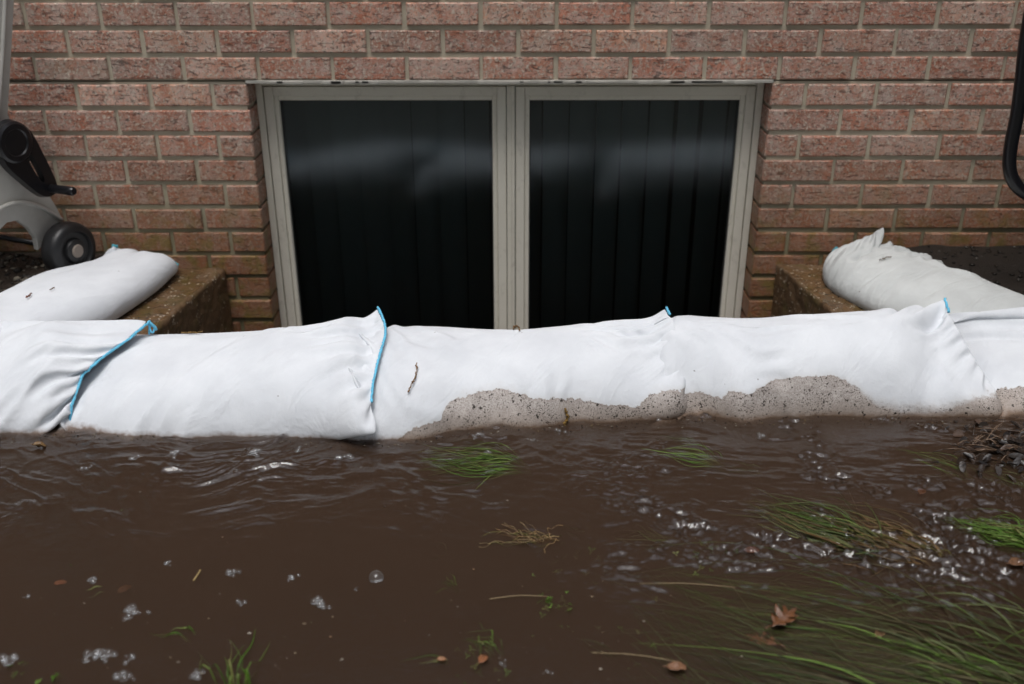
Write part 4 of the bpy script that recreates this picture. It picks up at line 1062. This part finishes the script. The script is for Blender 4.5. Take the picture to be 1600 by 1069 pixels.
BUB = [(588, 904, 24, 1, 'largest single clear bubble, floating on the open water at centre left', 1), (262, 880, 16, 5, 'little bubble cluster on the calm water above the short floating stick', 0),
 (363, 896, 22, 8, 'bubble cluster right of the floating stick', 0), (456, 905, 18, 8, 'round bubble cluster between the stick and the largest bubble', 0), (373, 941, 18, 6, 'loose bubble cluster below the stick cluster', 0),
 (503, 941, 30, 9, 'wide bubble cluster lower left of the largest bubble', 0), (202, 957, 26, 11, 'dense bubble cluster at lower left beside a smaller one', 0), (227, 956, 12, 4, 'small bubble cluster just right of the dense one', 0),
 (160, 1022, 36, 14, 'wide foamy bubble cluster near the bottom left', 0), (200, 1029, 20, 5, 'bubble cluster right of the wide foamy one', 0), (12, 1029, 30, 12, 'bubble cluster in the bottom left corner', 0),
 (308, 1055, 24, 9, 'bubble cluster at the bottom edge beside upright grass', 0), (142, 908, 20, 6, 'bubble cluster above the single short green blade', 0), (44, 933, 14, 5, 'faint bubble cluster at the far left', 0),
 (855, 1050, 14, 4, 'bright bubble pair at the bottom edge in the centre', 0), (135, 733, 14, 7, 'bubble cluster on the leftmost ripples', 0), (205, 722, 18, 7, 'bubble cluster riding a pale ripple at left', 0),
 (275, 713, 24, 9, 'bubble cluster on the ripples below the left seam', 0), (393, 711, 22, 9, 'stacked bubble cluster below the middle of the left sandbag', 0), (462, 705, 16, 6, 'slanting bubble pair near the foot of the sandbag', 0),
 (540, 715, 26, 10, 'bubble cluster below the pointed sandbag ear', 0), (745, 684, 18, 8, 'bubble cluster at the foot of the grit stain', 0), (835, 690, 14, 6, 'bubble cluster right of the bright grass tuft', 0), (875, 675, 16, 6, 'flat bubble cluster at the waterline of the middle sandbag', 0),
 (1190, 681, 18, 6, 'bubble cluster below the left end of the arched stain', 0), (555, 922, 8, 3, 'tiny bubble cluster under the largest bubble', 0), (195, 1058, 26, 9, 'foam streak of bubbles at the bottom edge near the left', 0), (788, 1036, 16, 5, 'bubble cluster beside the orange leaf', 0)]
for px, py, w, n, lb, bg_ in BUB: bubbles(px, py, w, n, lb, bool(bg_))
mb = MB(); s0 = at(302, 908, Z=.001); s1 = at(313, 891, Z=.001); mb.tube(smooth_path([s0, (s0+s1)/2+np.array([.001, 0, .001]), s1], 8), .0017, 6)
o = mb.build('stick', M_TWIG, origin=tuple(s0)); color_attr(o, 'tone', [(.40, .28, .12)]*len(o.data.vertices)); tag(o, 'short straw coloured stick floating on the calm water at left', 'stick')
for (a, b, lb) in (((765, 936), (855, 932), 'long pale straw pointing left from the clover sprouts'), ((925, 1020), (1060, 1034), 'long pale stem leading to the curled brown leaf'), ((1000, 912), (1150, 918), 'thin green stem lying left of the grass mat')):
    p, q = at(*a, Z=.001), at(*b, Z=-.002); mb = MB(); mb.tube(smooth_path([p, (p+q)/2+np.array([0, .004, .001]), q], 14), .0008, 5)
    o = mb.build('stem', M_TWIG, origin=tuple(p)); color_attr(o, 'tone', [(.30, .22, .12)]*len(o.data.vertices)); tag(o, lb, 'stem', 'stems adrift in the flood water')

# ------------------------------------------------------------------ hedge across the lawn, mirrored in the window
N = 26000; mbv = []; rs = np.random.RandomState(8)
hxp = rs.uniform(-9, 9, N); hyp = -9.2-rs.uniform(0, 1.6, N); top_h = 2.9+.5*fbm(hxp*.7, hyp*0, 7, 3); hz = .1+rs.rand(N)**.8*top_h
push = .35*fbm(hxp*1.2, hz*1.4, 19, 3); hyp = hyp+push
r = rs.uniform(.05, .11, N); A = rs.randn(N, 3); A /= np.linalg.norm(A, axis=1, keepdims=True); B_ = np.cross(A, rs.randn(N, 3)); B_ /= np.linalg.norm(B_, axis=1, keepdims=True)
c = np.stack([hxp, hyp, hz], 1); V = np.stack([c-A*r[:, None], c+B_*r[:, None]*.5, c+A*r[:, None], c-B_*r[:, None]*.5], 1).reshape(-1, 3)
ho = mesh_obj('hedge', V, np.arange(4*N).reshape(-1, 4).astype(np.int32), M_GRASS); color_attr(ho, 'tone', np.repeat(np.array([(.08, .24, .04)])*rs.uniform(.5, 1.6, (N, 1)), 4, axis=0))
tag(ho, 'tall dark green hedge across the flooded lawn, mirrored in the window', 'hedge')

# ------------------------------------------------------------------ drifting flecks, silt bits and chaff on the water
mb = MB(); tn = []
for i in range(520):
    px, py = random.uniform(-20, 1620), 690+380*random.random()**.8
    c = at(px, py, Z=0); c[2] = random.choice([-.012, -.006, -.002, .001]); r = random.uniform(.0008, .0026)*(1 if random.random() < .85 else 1.8)
    a = random.uniform(0, 6); e = random.uniform(.15, .7); n0 = len(mb.v)
    mb.add([(c[0]+r*math.cos(a+q*1.257)*(1 if q % 2 else e), c[1]+r*math.sin(a+q*1.257)*e, c[2]+r*.2*math.sin(q*2)) for q in range(5)]+[(c[0], c[1], c[2]+r*.3)], [(q, (q+1) % 5, 5) for q in range(5)])
    tn += [np.array(random.choice([(.22, .12, .06), (.12, .06, .03), (.30, .22, .13), (.10, .13, .03), (.05, .03, .02), (.35, .30, .24)]))]*6
o = mb.build('floating_flecks', M_TWIG); color_attr(o, 'tone', tn); tag(o, 'tiny flecks of bark, chaff and silt drifting on the flood water', 'flecks', kind='stuff')
mb = MB(); tn = []
for i in range(260):                                           # chaff and grit gathered along the foot of the bags
    px = random.uniform(-20, 1600); wy_ = float(np.interp(px, [a for a, b in WATERLINE], [b for a, b in WATERLINE])); c = at(px, wy_+abs(random.gauss(0, 5))+1, Z=.001)
    r = random.uniform(.0008, .0028); a = random.uniform(0, 6)
    mb.add([(c[0]+r*math.cos(a+q*1.257), c[1]+r*.6*math.sin(a+q*1.257), c[2]) for q in range(5)]+[(c[0], c[1], c[2]+r*.8)], [(q, (q+1) % 5, 5) for q in range(5)])
    tn += [np.array(random.choice([(.03, .02, .015), (.015, .01, .01), (.18, .12, .06), (.3, .26, .2)]))]*6
o = mb.build('waterline_grit', M_TWIG); color_attr(o, 'tone', tn); tag(o, 'line of dark grit and chaff washed against the foot of the sandbags', 'grit', kind='stuff')
for (rt, tp, n, lb) in (((905, 828), (870, 820), 7, 'faint green blades drifting right of the root tangle'), ((1330, 792), (1210, 760), 26, 'dim grass under water above the olive tuft'),
                        ((960, 1010), (900, 985), 8, 'few dark blades under water left of the grass mat'), ((690, 860), (665, 852), 5, 'tiny green blades left of the root tangle'), ((1190, 730), (1120, 722), 14, 'murky grass under the ripples right of the slim tuft')):
    tuft(rt, tp, n, .22, lb, cols=OLIVE, rootr=(.01, .01), lift=.003, zt=-.008, w=(.0014, .0028), rz=-.012)
